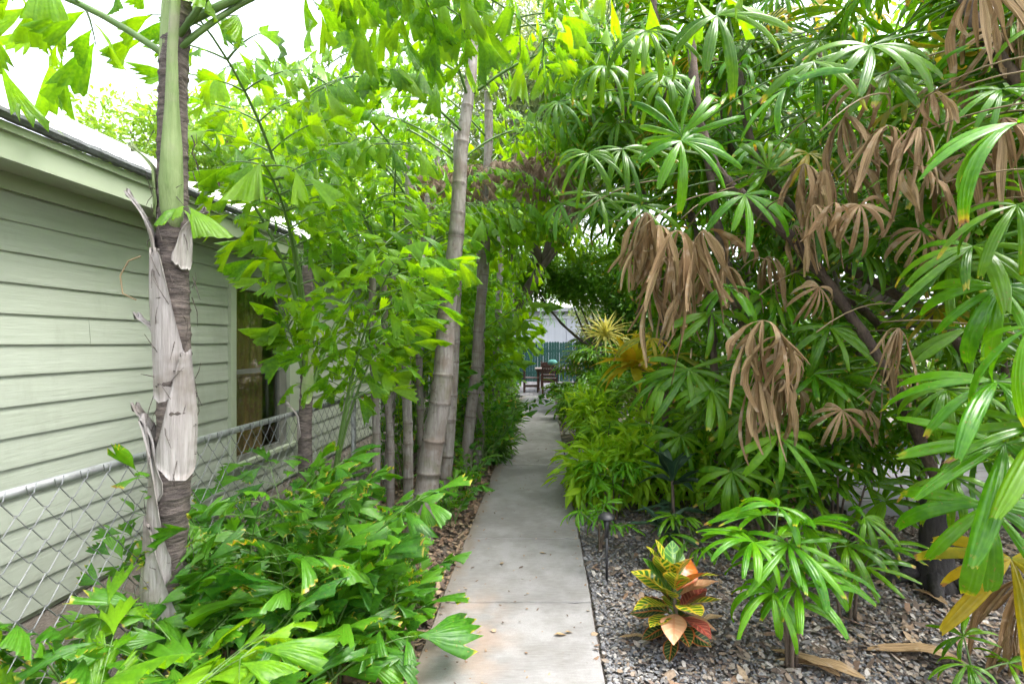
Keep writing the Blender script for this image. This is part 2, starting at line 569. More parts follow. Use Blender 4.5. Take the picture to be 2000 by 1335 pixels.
M['gravel'] = chip_mat('gravel', [(0.115, 0.118, 0.125), (0.16, 0.165, 0.175), (0.08, 0.08, 0.085), (0.22, 0.22, 0.225), (0.15, 0.135, 0.12), (0.30, 0.285, 0.265)])
M['chips'] = chip_mat('bark_chips', [(0.24, 0.19, 0.145), (0.35, 0.30, 0.25), (0.15, 0.11, 0.085), (0.27, 0.20, 0.14), (0.10, 0.075, 0.06), (0.40, 0.37, 0.33), (0.12, 0.115, 0.115)])
M['litter'] = chip_mat('leaf_litter', [(0.16, 0.10, 0.065), (0.25, 0.17, 0.11), (0.10, 0.07, 0.05), (0.33, 0.24, 0.15), (0.20, 0.12, 0.07)])
M['galv'] = plain_mat('galvanised_steel', (0.40, 0.41, 0.42), (0.27, 0.275, 0.28), 0.5, 25, 0.15, metal=0.75)
M['wire'] = plain_mat('fence_wire', (0.27, 0.28, 0.29), (0.17, 0.175, 0.18), 0.5, 25, 0.1, metal=0.6)
M['black'] = plain_mat('black_metal', (0.018, 0.018, 0.02), (0.03, 0.03, 0.033), 0.38, 20, 0.1)
M['greenpaint'] = plain_mat('green_fence_paint', (0.006, 0.055, 0.046), (0.005, 0.042, 0.036), 0.5, 6, 0.2, (1, 1, 0.2))
M['white'] = plain_mat('white_paint', (0.46, 0.48, 0.53), (0.42, 0.44, 0.49), 0.5, 3, 0.1)
M['deck'] = plain_mat('grey_deck', (0.13, 0.125, 0.13), (0.085, 0.08, 0.085), 0.75, 6, 0.4, (1, 0.15, 1))
M['deckx'] = plain_mat('grey_deck_side', (0.21, 0.21, 0.22), (0.14, 0.135, 0.14), 0.75, 6, 0.4, (0.15, 1, 1))
M['wood'] = plain_mat('dark_red_wood', (0.085, 0.035, 0.028), (0.05, 0.022, 0.018), 0.4, 9, 0.2, (1, 1, 0.2))
M['tabletop'] = plain_mat('table_wood', (0.22, 0.165, 0.14), (0.14, 0.10, 0.085), 0.5, 9, 0.2, (0.2, 1, 1))
M['teal'] = plain_mat('teal_cloth', (0.05, 0.19, 0.17), (0.035, 0.15, 0.135), 0.8, 9, 0.2)
M['blueglaze'] = plain_mat('blue_glaze', (0.06, 0.12, 0.20), (0.04, 0.09, 0.16), 0.2, 4, 0.1)
M['tree_base'] = fiber_mat('old_stump', (0.016, 0.014, 0.014), (0.03, 0.026, 0.025), (0.045, 0.038, 0.032), (1, 1, 0.3), 40)
M['dark_room'] = plain_mat('dark_interior', (0.30, 0.20, 0.11), (0.22, 0.15, 0.08), 0.9, 2, 0.0)
M['reflection_sheet'] = plain_mat('reflection_sheet', (0.42, 0.24, 0.09), (0.20, 0.15, 0.07), 0.9, 6, 0.2, (1, 6, 0.1))  # warm foliage reflection of the window glass, put into this colour
M['alu'] = plain_mat('grey_window_frame', (0.20, 0.20, 0.18), (0.16, 0.16, 0.145), 0.4, 8, 0.05)


def glass_mat():
    m, n, l, p = new_mat('window_glass')
    n.remove(p)
    tr = n.new('ShaderNodeBsdfTransparent'); tr.inputs[0].default_value = (0.86, 0.90, 0.88, 1)
    gl = n.new('ShaderNodeBsdfGlossy'); gl.inputs['Roughness'].default_value = 0.03
    lw = n.new('ShaderNodeLayerWeight'); lw.inputs[0].default_value = 0.5
    fc = mth(n, l, 'ADD', mth(n, l, 'MULTIPLY', mth(n, l, 'POWER', lw.outputs['Facing'], 3.0), 0.8), 0.06)
    ms = n.new('ShaderNodeMixShader')
    l.new(fc, ms.inputs[0]); l.new(tr.outputs[0], ms.inputs[1]); l.new(gl.outputs[0], ms.inputs[2])
    l.new(ms.outputs[0], n['Material Output'].inputs['Surface'])
    return m


M['glass'] = glass_mat()


def croton_mat(name, base, veinc, edgec, freq=9.0, vw=0.55):
    m, n, l, p = new_mat(name)
    uv = n.new('ShaderNodeUVMap')
    sep = n.new('ShaderNodeSeparateXYZ'); l.new(uv.outputs[0], sep.inputs[0])
    a = mth(n, l, 'ABSOLUTE', mth(n, l, 'SUBTRACT', sep.outputs[0], 0.5))
    w = mth(n, l, 'SINE', mth(n, l, 'MULTIPLY', mth(n, l, 'SUBTRACT', sep.outputs[1], mth(n, l, 'MULTIPLY', a, 0.35)), freq * 2 * math.pi))
    wob = mth(n, l, 'MULTIPLY', mth(n, l, 'SUBTRACT', noise(n, l, coords(n, l), 30, 2), 0.5), 0.9)
    vein = mrange(n, l, mth(n, l, 'ADD', w, wob), vw, vw + 0.3, 0, 1, True)
    midr = mrange(n, l, a, 0.03, 0.06, 1, 0)
    edge = mrange(n, l, mth(n, l, 'ADD', a, mth(n, l, 'MULTIPLY', wob, 0.05)), 0.40, 0.46, 0, 1)
    col = mixc(n, l, vein, base, veinc)
    col = mixc(n, l, mth(n, l, 'MAXIMUM', midr, edge), col, edgec)
    l.new(col, p.inputs['Base Color'])
    p.inputs['Roughness'].default_value = 0.28
    l.new(bump(n, l, vein, 0.25, 0.004), p.inputs['Normal'])
    t = n.new('ShaderNodeBsdfTranslucent'); l.new(col, t.inputs['Color'])
    ms = n.new('ShaderNodeMixShader'); ms.inputs[0].default_value = 0.2
    l.new(p.outputs[0], ms.inputs[1]); l.new(t.outputs[0], ms.inputs[2])
    l.new(ms.outputs[0], n['Material Output'].inputs['Surface'])
    return m


M['croton_yellow'] = croton_mat('croton_green_yellow', (0.045, 0.15, 0.012), (0.52, 0.46, 0.03), (0.55, 0.36, 0.04), 8, 0.15)
M['croton_green'] = croton_mat('croton_green', (0.03, 0.13, 0.012), (0.14, 0.28, 0.03), (0.12, 0.24, 0.03), 8, 0.5)
M['croton_dark'] = croton_mat('croton_dark', (0.014, 0.045, 0.012), (0.20, 0.20, 0.05), (0.40, 0.12, 0.03), 9, 0.6)
M['croton_orange'] = croton_mat('croton_orange', (0.58, 0.15, 0.025), (0.55, 0.22, 0.04), (0.60, 0.12, 0.02), 7, 0.5)
M['croton_peach'] = croton_mat('croton_peach', (0.62, 0.33, 0.18), (0.66, 0.40, 0.22), (0.60, 0.28, 0.14), 7, 0.5)
M['croton_red'] = croton_mat('croton_red', (0.22, 0.045, 0.035), (0.42, 0.16, 0.10), (0.45, 0.07, 0.05), 9, 0.5)

# ------------------------------------------------------------------ leaf templates
def fishtail_tpl(r):
    cols, rows = 9, 4
    a1, a2 = -r.uniform(0.22, 0.36), r.uniform(0.30, 0.52)
    l1, l2 = r.uniform(0.55, 0.75), r.uniform(0.85, 1.05)
    teeth = [r.uniform(0.0, 0.06) if j % 2 else r.uniform(0.08, 0.24) for j in range(cols + 1)]
    teeth[r.randrange(2, 7)] += 0.15
    droop, fold, cup = r.uniform(0.08, 0.42), r.uniform(0.05, 0.32), r.uniform(-0.25, 0.28)
    rr = [0.02, 0.22, 0.5, 0.8, 1.0]

    def f(s, t, i, j):
        q = rr[i]
        a = a1 + (a2 - a1) * t
        sp = 0.45 + 0.55 * min(1.0, q * 2.2)
        L = (l1 + (l2 - l1) * t ** 0.8) * (1 - teeth[j] * max(0, q - 0.5) / 0.5)
        x, y = L * q * math.sin(a * sp), L * q * math.cos(a * sp)
        z = -droop * q * q + (0.012 if j % 2 else -0.012) * q * 1.6 - fold * abs(a) * q + cup * math.sin(3 * t + 4 * q) * q * 0.4
        return (x, y, z)
    return grid_tpl(rows, cols, f)


rt = random.Random(11)
FISH = [fishtail_tpl(rt) for _ in range(14)]


def finger(r, ang, L, W, droop, lift, cols=6, rows=8, tipw=0.45, twist=0.0):
    """one leaflet of a lady-palm fan: leaves the hub in direction ang (0=+Y) and arches over under its weight"""
    teeth = [r.uniform(-0.035, 0.02) for _ in range(cols + 1)]
    bend = r.uniform(-0.16, 0.16)
    rho, zz = [0.0], [0.0]
    for i in range(rows):
        e = lift - 1.7 * droop * ((i + .5) / rows) ** 1.1
        rho.append(rho[-1] + math.cos(e) / rows); zz.append(zz[-1] + math.sin(e) / rows)

    def f(s, t, i, j):
        if s < 0.42: w = 0.10 + 0.90 * (s / 0.42) ** 0.8
        elif s < 0.7: w = 1.0
        else: w = 1.0 - (1 - tipw) * ((s - 0.7) / 0.3) ** 1.4
        w *= W
        c = (t - 0.5) * w
        k = 1 + (teeth[j] if i == rows else 0.0)
        a = ang + bend * s
        pl = (0.10 if j % 2 else -0.10) * w * (0.6 + 0.4 * s) - abs(t - 0.5) * w * 0.5
        tw = twist * s
        x = math.sin(a) * rho[i] * L * k + math.cos(a) * c * math.cos(tw)
        y = math.cos(a) * rho[i] * L * k - math.sin(a) * c * math.cos(tw)
        return (x, y, zz[i] * L * k + pl + c * math.sin(tw))
    return grid_tpl(rows, cols, f)


def fan_tpl(r, n, spread, droop, W=0.088):
    ts = []
    for k in range(n):
        t = k / (n - 1) if n > 1 else 0.5
        a = -spread + 2 * spread * t + r.uniform(-0.16, 0.16)
        L = (0.80 + 0.22 * math.cos(a * 0.8)) * r.uniform(0.72, 1.08)
        ts.append(finger(r, a, L, W * r.uniform(0.75, 1.25), droop * r.uniform(0.65, 1.35), r.uniform(0.0, 0.40), twist=r.uniform(-0.5, 0.5)))
    return join_tpl(ts)


FAN = [fan_tpl(rt, n + 1, s, d) for n, s, d in ((9, 2.0, 0.6), (10, 2.2, 0.85), (8, 1.8, 0.5), (9, 1.9, 1.05), (11, 2.3, 0.75), (7, 1.6, 0.65), (10, 2.0, 1.25), (9, 2.1, 1.4), (5, 1.3, 0.8), (8, 2.2, 1.0), (12, 2.4, 0.9), (7, 2.0, 1.15))]
FANW = [fan_tpl(rt, n + 1, s, d, 0.118) for n, s, d in ((7, 2.0, 0.45), (8, 2.2, 0.65), (7, 1.8, 0.85), (8, 2.0, 0.6), (6, 2.0, 0.5), (8, 1.9, 1.1), (5, 1.5, 0.7), (9, 2.3, 0.8))]     # broad foreground blades


def dead_tpl(r, n, L):
    """dried fan hanging like a closed umbrella from its hub at the origin"""
    ts = []
    for k in range(n):
        a = 2 * math.pi * (k + r.uniform(-0.3, 0.3)) / n
        out = r.uniform(0.04, 0.30)
        LL = L * r.uniform(0.45, 1.12)
        W = r.uniform(0.04, 0.105)
        ph, tw, curl = r.uniform(0, 6), r.uniform(-3.0, 3.0), r.uniform(-0.22, 0.26)
        kk = r.uniform(0.35, 0.7)

        def f(s, t, i, j):
            w = W * (0.12 + 0.88 * min(1, s / 0.4)) * (1 - 0.65 * max(0, s - 0.6) / 0.4)
            c = (t - 0.5) * w
            rad = out * (1 - math.exp(-4 * s)) + curl * s * s + 0.03 * math.sin(6 * s + ph) * s
            z = -LL * s + 0.07 * math.sin(math.pi * min(1, s * 3)) * 0.5
            tt = a + math.pi / 2 + tw * s
            fold = (abs(t - 0.5) * 2) * w * kk + (0.012 if j % 2 else 0)
            x = math.cos(a) * (rad + fold) + math.cos(tt) * c
            y = math.sin(a) * (rad + fold) + math.sin(tt) * c
            return (x, y, z)
        ts.append(grid_tpl(9, 4, f))
    return join_tpl(ts)


DEAD = [dead_tpl(rt, n, L) for n, L in ((9, 1.0), (11, 1.1), (6, 0.85), (12, 1.05), (10, 0.9), (7, 1.2), (8, 0.7), (5, 1.0), (13, 0.95))]


def blade_tpl(r, W, droop, cols=4, rows=7, peak=0.45, point=True, wave=0.0, fold=0.35):
    """simple leaf blade along +Y"""
    ph = r.uniform(0, 6)

    def f(s, t, i, j):
        w = math.sin(math.pi * min(1, (s * (1 - 0.04) + 0.04) ** (math.log(0.5) / math.log(peak)))) if point else min(1, 4 * s + 0.2)
        w = W * max(w, 0.04)
        c = (t - 0.5) * w
        z = -droop * s * s - abs(t - 0.5) * w * -fold + wave * math.sin(9 * s + ph + t * 2) * w
        return (c, s * (1 - 0.25 * droop * s), z)
    return grid_tpl(rows, cols, f)


OVAL = [blade_tpl(rt, 0.42, d, 4, 6, 0.5, True, 0.06, 0.3) for d in (0.1, 0.25, 0.4)]
CROT = [blade_tpl(rt, 0.60, d, 6, 8, 0.55, True, 0.04, 0.2) for d in (0.08, 0.2, 0.32)]
STRAP = [blade_tpl(rt, 0.09, d, 2, 8, 0.35, True, 0.05, 0.5) for d in (0.1, 0.35, 0.6)]
LANCE = [blade_tpl(rt, 0.26, d, 4, 8, 0.45, True, 0.08, 0.45) for d in (0.15, 0.35, 0.6)]
TINY = [blade_tpl(rt, w, d, 2, 2, 0.5, True, 0.0, 0.3) for w, d in ((0.42, 0.15), (0.34, 0.3), (0.5, 0.1))]
NARROW = [blade_tpl(rt, w, d, 2, 3, 0.45, True, 0.0, 0.3) for w, d in ((0.16, 0.2), (0.2, 0.4), (0.13, 0.1))]

_MC = {}


def lib(kind, tpls, k, mat):
    key = (kind, k, mat)
    if key not in _MC: _MC[key] = np_mesh(kind, tpls[k], M[mat])
    return _MC[key]


# ================================================================== SETTING
g = MB()
N = 40
vx = np.linspace(-60, 60, N + 1)
for i in range(N + 1):
    for j in range(N + 1):
        g.v.append((vx[i], vx[j] + 40, -0.02)); g.uv.append((0, 0))
for i in range(N):
    for j in range(N):
        a = i * (N + 1) + j
        g.f.append((a, a + N + 1, a + N + 2, a + 1))
tag(g.build('ground', M['soil']), kind='structure')

# concrete walk in slabs
PX0, PX1 = -0.63, 0.282
path = thing('concrete_path', None, None, (0, 0, 0)); path['kind'] = 'structure'
joints = [-1.2, 0.4, 1.75, 3.10, 4.10, 6.55, 8.9, 10.8, 13.0, 15.0]
for a, b in zip(joints[:-1], joints[1:]):
    m = MB(); e = 0.006
    x0, x1, y0, y1 = PX0 + U(-.004, .004), PX1 + U(-.004, .004), a + 0.002, b - 0.002
    top = 0.028 + U(-.002, .002)
    out_ = []
    def edge_(ax, ay, bx, by):
        n_ = max(2, int(max(abs(bx - ax), abs(by - ay)) / .05))
        for q_ in range(n_):
            f_ = q_ / n_
            ch = -abs(rng.gauss(0, .0025)) - (.012 if rng.random() < .02 else 0)
            nx_, ny_ = (by - ay), -(bx - ax)
            ln = math.hypot(nx_, ny_)
            out_.append((ax + (bx - ax) * f_ + nx_ / ln * ch, ay + (by - ay) * f_ + ny_ / ln * ch))
    edge_(x0, y0, x1, y0); edge_(x1, y0, x1, y1); edge_(x1, y1, x0, y1); edge_(x0, y1, x0, y0)
    n_ = len(out_)
    cx_, cy_ = (x0 + x1) / 2, (y0 + y1) / 2
    ins = [(a_ + (.006 if a_ < x0 + .03 else -.006 if a_ > x1 - .03 else 0), b_ + (.005 if b_ < y0 + .03 else -.005 if b_ > y1 - .03 else 0)) for a_, b_ in out_]
    m.add([(a_, b_, -.08) for a_, b_ in out_] + [(a_, b_, top - e) for a_, b_ in out_] + [(a_, b_, top) for a_, b_ in ins],
          [(k_ + o_, (k_ + 1) % n_ + o_, (k_ + 1) % n_ + n_ + o_, k_ + n_ + o_) for o_ in (0, n_) for k_ in range(n_)] + [tuple(range(2 * n_, 3 * n_))])
    m.build('slab', M['concrete'], path)
# side path to the deck on the right
sp = thing('side_path', None, None, (0, 0, 0)); sp['kind'] = 'structure'
for a, b in ((PX1 + 0.012, 1.5), (1.508, 2.75)):
    MB().box(a, b, 6.6, 7.75, -0.06, 0.024).build('slab', M['concrete'], sp)
# wooden decks
dk = thing('patio_deck', None, None, (0, 0, 0)); dk['kind'] = 'structure'
x = -1.9
while x < 3.6:
    MB().box(x, x + 0.137, 15.03, 21.9, -0.06, 0.03 + U(-.002, .002)).build('plank', M['deck'], dk)
    x += 0.145
dk2 = thing('side_deck', None, None, (0, 0, 0)); dk2['kind'] = 'structure'
y = 4.7
while y < 7.9:
    MB().box(2.78, 6.5, y, y + 0.137, -0.06, 0.05 + U(-.002, .002)).build('plank', M['deckx'], dk2)
    y += 0.145

# ------------------------------------------------------------------ house
WX = -3.0
house = thing('clapboard_house', 'sage green clapboard house with white roof behind the chain-link fence', 'house', (WX, 3.5, 0))
HO = (WX, 3.5, 0)
Y0, Y1 = -2.0, 9.2
WY0, WY1, WZ0, WZ1 = 4.84, 6.15, 0.42, 2.22         # window outer trim
wm = MB()
wm.box(WX - 0.2, WX - 0.02, Y0, WY0 + .05, -0.05, 2.56).box(WX - 0.2, WX - 0.02, WY1 - .05, Y1, -0.05, 2.56)
wm.box(WX - 0.2, WX - 0.02, WY0 + .051, WY1 - .051, -0.05, WZ0).box(WX - 0.2, WX - 0.02, WY0 + .051, WY1 - .051, WZ1, 2.56)
wm.build('wall', M['soffit'], house, HO)
EXP = 0.1736


def board(y0, y1, z):
    m = MB()
    m.prism([(WX - 0.018, z), (WX + 0.017, z - 0.004), (WX + 0.017, z + 0.010), (WX + 0.004, z + EXP + 0.018), (WX - 0.018, z + EXP + 0.018)], 'y', y0, y1)
    m.build('siding_board', M['siding'], house, HO)


z = 1.6 - 0.01 - EXP * 9
while z < 2.5:
    if z + EXP > WZ0 and z < WZ1:
        b = U(0.5, 3.6)
        board(Y0, b - 0.0015, z); board(b + 0.0015, WY0 - 0.002, z); board(WY1 + 0.002, Y1, z)
    else:
        b = U(2.0, 7.0)
        board(Y0, b - 0.0015, z); board(b + 0.0015, Y1, z)
    z += EXP
MB().box(WX - 0.03, WX + 0.03, Y1 + 0.001, Y1 + 0.1, 0, 2.52).build('corner_trim', M['trim'], house, HO)
FX = -2.70
MB().box(WX - 0.01, FX - 0.026, Y0, Y1 + 0.3, 2.535, 2.555).build('soffit', M['soffit'], house, HO)
MB().box(WX + 0.024, WX + 0.045, Y0, Y1, 2.44, 2.534).build('frieze', M['soffit'], house, HO)
MB().box(FX - 0.024, FX, Y0, Y1 + 0.3, 2.52, 2.70).build('fascia', M['trim'], house, HO)
MB().box(FX + 0.001, FX + 0.02, Y0, Y1 + 0.3, 2.655, 2.70).build('fascia_cap', M['trim'], house, HO)
rf = MB()
rf.add([(FX + 0.02, Y0, 2.755), (FX + 0.02, Y1 + .35, 2.755), (-5.0, Y1 + .35, 3.95), (-5.0, Y0, 3.95),
        (FX + 0.02, Y0, 2.735), (FX + 0.02, Y1 + .35, 2.735), (-5.0, Y1 + .35, 3.90), (-5.0, Y0, 3.90)],
       [(0, 1, 2, 3), (7, 6, 5, 4), (0, 4, 5, 1), (1, 5, 6, 2), (2, 6, 7, 3), (3, 7, 4, 0)])
roof = rf.build('roof', M['roof'], house, HO)
# weathered drip edge with an uneven lip
m = MB()
pts, rad = [], []
yy = Y0
while yy < Y1 + 0.35:
    pts.append((FX + 0.035 + U(-.002, .002), yy, 2.728 + U(-.0015, .0015))); rad.append(0.030 + U(-.002, .0035)); yy += 0.025
m.tube(pts, rad, 7)
m.build('drip_edge', M['shingle'], roof, HO)
# window
win = MB()
win.box(WX + 0.0, WX + 0.04, WY0, WY0 + 0.085, WZ0, WZ1).box(WX + 0.0, WX + 0.04, WY1 - 0.19, WY1, WZ0, WZ1)
win.box(WX + 0.0, WX + 0.038, WY0 + .086, WY1 - .191, WZ1 - 0.1, WZ1).box(WX, WX + 0.06, WY0 - .02, WY1 + .02, WZ0 - 0.04, WZ0)
wo = win.build('window', M['trim'], house, HO)
MB().box(WX - 0.05, WX - 0.002, WY1 - 0.345, WY1 - 0.19, WZ0, WZ1 - .1).box(WX - 0.05, WX - 0.002, WY0 + .085, WY0 + .115, WZ0, WZ1 - .1).box(
    WX - 0.05, WX - 0.002, WY0 + .1151, WY1 - .3451, 1.28, 1.325).box(WX - 0.05, WX - 0.002, WY0 + .1151, WY1 - .3451, WZ0, WZ0 + .05).build('frame', M['alu'], wo, HO)
MB().box(WX - 0.03, WX - 0.024, WY0 + .11, WY1 - .34, WZ0 + .02, WZ1 - .1).build('pane', M['glass'], wo, HO)
MB().box(WX - 1.2, WX - 1.15, WY0 - .6, WY1 + .6, 0, 2.5).box(WX - 1.15, WX - 0.21, WY0 - .6, WY0 - .55, 0, 2.5).box(
    WX - 1.15, WX - 0.21, WY1 + .55, WY1 + .6, 0, 2.5).box(WX - 1.15, WX - .21, WY0 - .549, WY1 + .549, 0, 0.05).box(WX - 1.15, WX - .21, WY0 - .549, WY1 + .549, 2.45, 2.5).build('room', M['dark_room'], wo, HO)
cm = MB()
pts = []
for i in range(40):
    yy = WY0 + .12 + i * 0.0195
    pts.append((WX - 0.16 + 0.02 * math.sin(i * 1.3), yy))
cm.add([(p[0], p[1], zz) for zz in (0.1, 2.3) for p in pts], [(i, i + 1, 41 + i, 40 + i) for i in range(39)])
cm.build('reflection_sheet', M['reflection_sheet'], wo, HO, True)  # added sheet behind the pane, standing in for the warm reflection

# ------------------------------------------------------------------ chain-link fence
FXN = -1.72
RZ = 1.107
fence = thing('chain_link_fence', 'galvanised chain-link fence along the left bed before the green house', 'fence', (FXN, 4, 0))
FO = (FXN, 4, 0)
m = MB(); m.tube([(FXN, -1.0, RZ), (FXN, 2.4, RZ + .004), (FXN, 5.0, RZ - .003), (FXN, 10.5, RZ)], 0.018, 12)
m.build('top_rail', M['galv'], fence, FO, True)
for yy in (0.15, 4.75, 7.9, 10.5):
    m = MB(); m.tube([(FXN - 0.05, yy, -0.05), (FXN - 0.05, yy, 1.09)], 0.024, 10)
    m.tube([(FXN - 0.05, yy, 1.09), (FXN - 0.05, yy, 1.12), (FXN - 0.05, yy, 1.135)], [0.029, 0.027, 0.008], 10)
    m.build('post', M['galv'], fence, FO, True)
DH, DW = 0.112, 0.098
wires = []
for par in (0, 1):
    m = MB(); pts = []
    zz, k = 0.03, par
    while zz < 1.135:
        sgn = 1 if k % 2 else -1
        yv = sgn * DW * 0.25
        pts += [(0.0035 * sgn, yv - sgn * 0.006, zz - 0.004), (-0.001, yv + sgn * 0.004, zz), (-0.0035 * sgn, yv - sgn * 0.006, zz + 0.004)]
        zz += DH / 2; k += 1
    pts.append((0, pts[-1][1] * 0.4, pts[-1][2] + 0.03))
    m.tube(pts, 0.0019, 4, cap=False)
    wires.append(m.mesh('wire', M['wire'], None, True))
yy, k = 0.0, 0
while yy < 9.2:
    link('wire', wires[k % 2], fence, (0.026, yy - 4, U(-.003, .003)))
    yy += DW / 2; k += 1

# ------------------------------------------------------------------ far end: green picket fence, white building, table and chairs
gf = thing('picket_fence', 'dark green painted picket fence closing the far end of the path', 'fence', (0.4, 20, 0))
x = -2.4
while x < 3.4:
    h = 1.60 + U(-.025, .02)
    w = 0.098
    m = MB(); m.prism([(x, 0.06), (x + w, 0.06), (x + w, h - .04), (x + w - .025, h), (x + .025, h), (x, h - .04)], 'y', 20.0 + U(0, .006), 20.025)
    m.build('picket', M['greenpaint'], gf, (0.4, 20, 0))
    x += w + (0.004 if U(0, 1) < .8 else 0.014)
for zz in (0.35, 1.2):
    MB().box(-2.4, 3.4, 20.03, 20.07, zz, zz + .09).build('rail', M['greenpaint'], gf, (0.4, 20, 0))
gs = thing('side_picket_fence', 'short run of green pickets at the left of the dark chairs', 'fence', (-0.98, 18, 0))
y = 17.2
while y < 19.9:
    MB().box(-1.0, -0.975, y, y + 0.09, 0.06, 1.28 + U(-.02, .02)).build('picket', M['greenpaint'], gs, (-0.98, 18, 0)); y += 0.125
for zz in (0.3, 1.05):
    MB().box(-1.04, -1.001, 17.2, 19.9, zz, zz + .08).build('rail', M['greenpaint'], gs, (-0.98, 18, 0))

wb = thing('white_building', 'white painted building with shuttered doors behind the green fence', 'building', (0.5, 23.5, 0))
WO = (0.5, 23.5, 0)
MB().box(-4.5, 6, 23.5, 27, 0, 3.3).build('wall', M['white'], wb, WO)
for a, b in ((-1.05, -0.15), (-0.13, 1.0)):
    m = MB(); m.box(a, b, 23.44, 23.497, 0.1, 2.62); sh = m.build('door', M['white'], wb, WO)
    xx = a + 0.07
    while xx < b - 0.1:
        MB().box(xx, xx + 0.085, 23.425, 23.439, 0.14, 2.56).build('batten', M['white'], sh, WO); xx += 0.1
MB().box(-1.25, 1.2, 23.40, 23.496, 2.66, 2.78).build('lintel', M['white'], wb, WO)
MB().box(1.03, 1.2, 23.42, 23.495, 0.1, 2.655).build('door_trim', M['white'], wb, WO)
MB().box(-4.7, 6.2, 23.1, 23.3, 3.0, 3.12).build('fascia', M['white'], wb, WO)
m = MB(); m.prism([(23.05, 3.125), (27.2, 4.4), (27.2, 4.45), (23.05, 3.18)], 'x', -4.8, 6.3); m.build('roof', M['roof'], wb, WO)
for k in range(8):
    MB().box(-2.6, -1.3, 23.47, 23.498, 1.4 + k * .14, 1.525 + k * .14).build('shutter_slat', M['white'], wb, WO)


def chair(x, y, rz, label):
    t = thing('garden_chair', label, 'chair', (x, y, 0.03), 'dark wooden garden chairs')
    t.rotation_euler = (0, 0, rz)
    for sx in (-1, 1):
        MB().box(sx * .22 - .025, sx * .22 + .025, -.23, -.18, 0, .92).build('leg', M['wood'], t)        # rear legs carry the back
        MB().box(sx * .22 - .025, sx * .22 + .025, .19, .24, 0, .44).build('leg', M['wood'], t)
    for k in range(5):
        MB().box(-.245, .245, -.17 + k * .084, -.094 + k * .084, .442, .462).build('seat_slat', M['wood'], t)
    for zz, h in ((.86, .09), (.66, .05)):
        MB().box(-.194, .194, -.222, -.19, zz - h, zz + .012).build('back_rail', M['wood'], t)
    for k in range(5):
        MB().box(-.165 + k * .075, -.13 + k * .075, -.216, -.196, .675, .768).build('back_slat', M['wood'], t)
    MB().box(-.194, .194, -.215, -.19, .37, .438).build('apron', M['wood'], t)
    MB().box(-.194, .194, -.21, -.19, .16, .20).build('stretcher', M['wood'], t)
    for sx in (-1, 1):
        MB().box(sx * .22 - .012, sx * .22 + .012, -.178, .188, .17, .21).build('stretcher', M['wood'], t)


chair(0.17, 15.75, 0, 'dark red-brown wooden chair seen from behind at the table')
chair(-0.42, 16.1, -math.pi / 2, 'dark wooden chair in profile at the left end of the table')
chair(0.12, 17.5, math.pi, 'dark wooden chair on the far side of the table')
tb = thing('dining_table', 'brown wooden dining table on the grey deck before the green fence', 'table', (0.45, 16.5, 0.03))
for k in range(7):
    MB().box(-.75, .75, -.42 + k * .121, -.305 + k * .121, .70, .735).build('table_plank', M['tabletop'], tb)
MB().box(-.70, .70, -.38, .38, .62, .698).build('apron', M['wood'], tb)
for sx in (-1, 1):
    for sy in (-1, 1):
        MB().box(sx * .64 - .04, sx * .64 + .04, sy * .33 - .04, sy * .33 + .04, 0, .618).build('leg', M['wood'], tb)
m = MB(); m.tube([(0.28, 17.38, 0.83), (0.28, 17.38, 0.86), (0.28, 17.38, 0.93), (0.28, 17.38, 1.0)], [0.12, 0.17, 0.16, 0.10], 10)
tag(m.build('cushion', M['teal'], None, (0.28, 17.38, 0.83), True, (0.28, 17.38, 0.83)), 'teal cushion propped against the far chair', 'cushion')

# ================================================================== GROUND COVER
def stones(n, xf, yf, s0, s1, flat, seed, zmax=0.012, elong=1.0):
    r = np.random.default_rng(seed)
    base = np.array([(1, 0, 0), (0.25, .9, 0), (-.8, .55, 0), (-.75, -.6, 0), (.3, -.95, 0), (0.1, 0, .75), (0, 0, -.6)], float)
    fc = [(0, 1, 5), (1, 2, 5), (2, 3, 5), (3, 4, 5), (4, 0, 5)]
    xs, ys = xf(r, n), yf(r, n)
    a = r.uniform(0, 2 * np.pi, n)
    s = r.uniform(s0, s1, n) * np.where(r.random(n) < 0.08, 1.7, 1)
    V = np.repeat(base[None, :6], n, 0) * (1 + r.uniform(-.3, .3, (n, 6, 3)))
    V[:, :, 0] *= elong * r.uniform(0.7, 1.5, n)[:, None]
    V[:, :, 2] *= flat
    tl = r.normal(0, 0.3, (n, 2))
    V[:, :, 2] += V[:, :, 0] * tl[:, :1] + V[:, :, 1] * tl[:, 1:]
    V *= s[:, None, None]
    ca, sa = np.cos(a)[:, None], np.sin(a)[:, None]
    X = V[:, :, 0] * ca - V[:, :, 1] * sa + xs[:, None]
    Yv = V[:, :, 0] * sa + V[:, :, 1] * ca + ys[:, None]
    Z = V[:, :, 2] + r.uniform(-0.012, zmax, n)[:, None]
    P = np.stack([X, Yv, Z], -1).reshape(-1, 3)
    fa = np.array(fc)
    T = (fa[None] + (np.arange(n) * 6)[:, None, None]).reshape(-1, 3)
    return P, T


def tri_obj(name, P, T, material):
    me = bpy.data.meshes.new(name)
    me.vertices.add(len(P)); me.vertices.foreach_set('co', P.astype(np.float32).ravel())
    me.loops.add(T.size); me.loops.foreach_set('vertex_index', T.astype(np.int32).ravel())
    me.polygons.add(len(T))
    me.polygons.foreach_set('loop_start', np.arange(0, T.size, 3, dtype=np.int32))
    me.polygons.foreach_set('loop_total', np.full(len(T), 3, dtype=np.int32))
    me.materials.append(material)
    me.update(calc_edges=True)
    return link(name, me)


def ynear(a, b, p=2.0):
    return lambda r, n: a + (b - a) * r.random(n) ** p


def xr(a, b, p=1.0):
    return lambda r, n: a + (b - a) * r.random(n) ** p


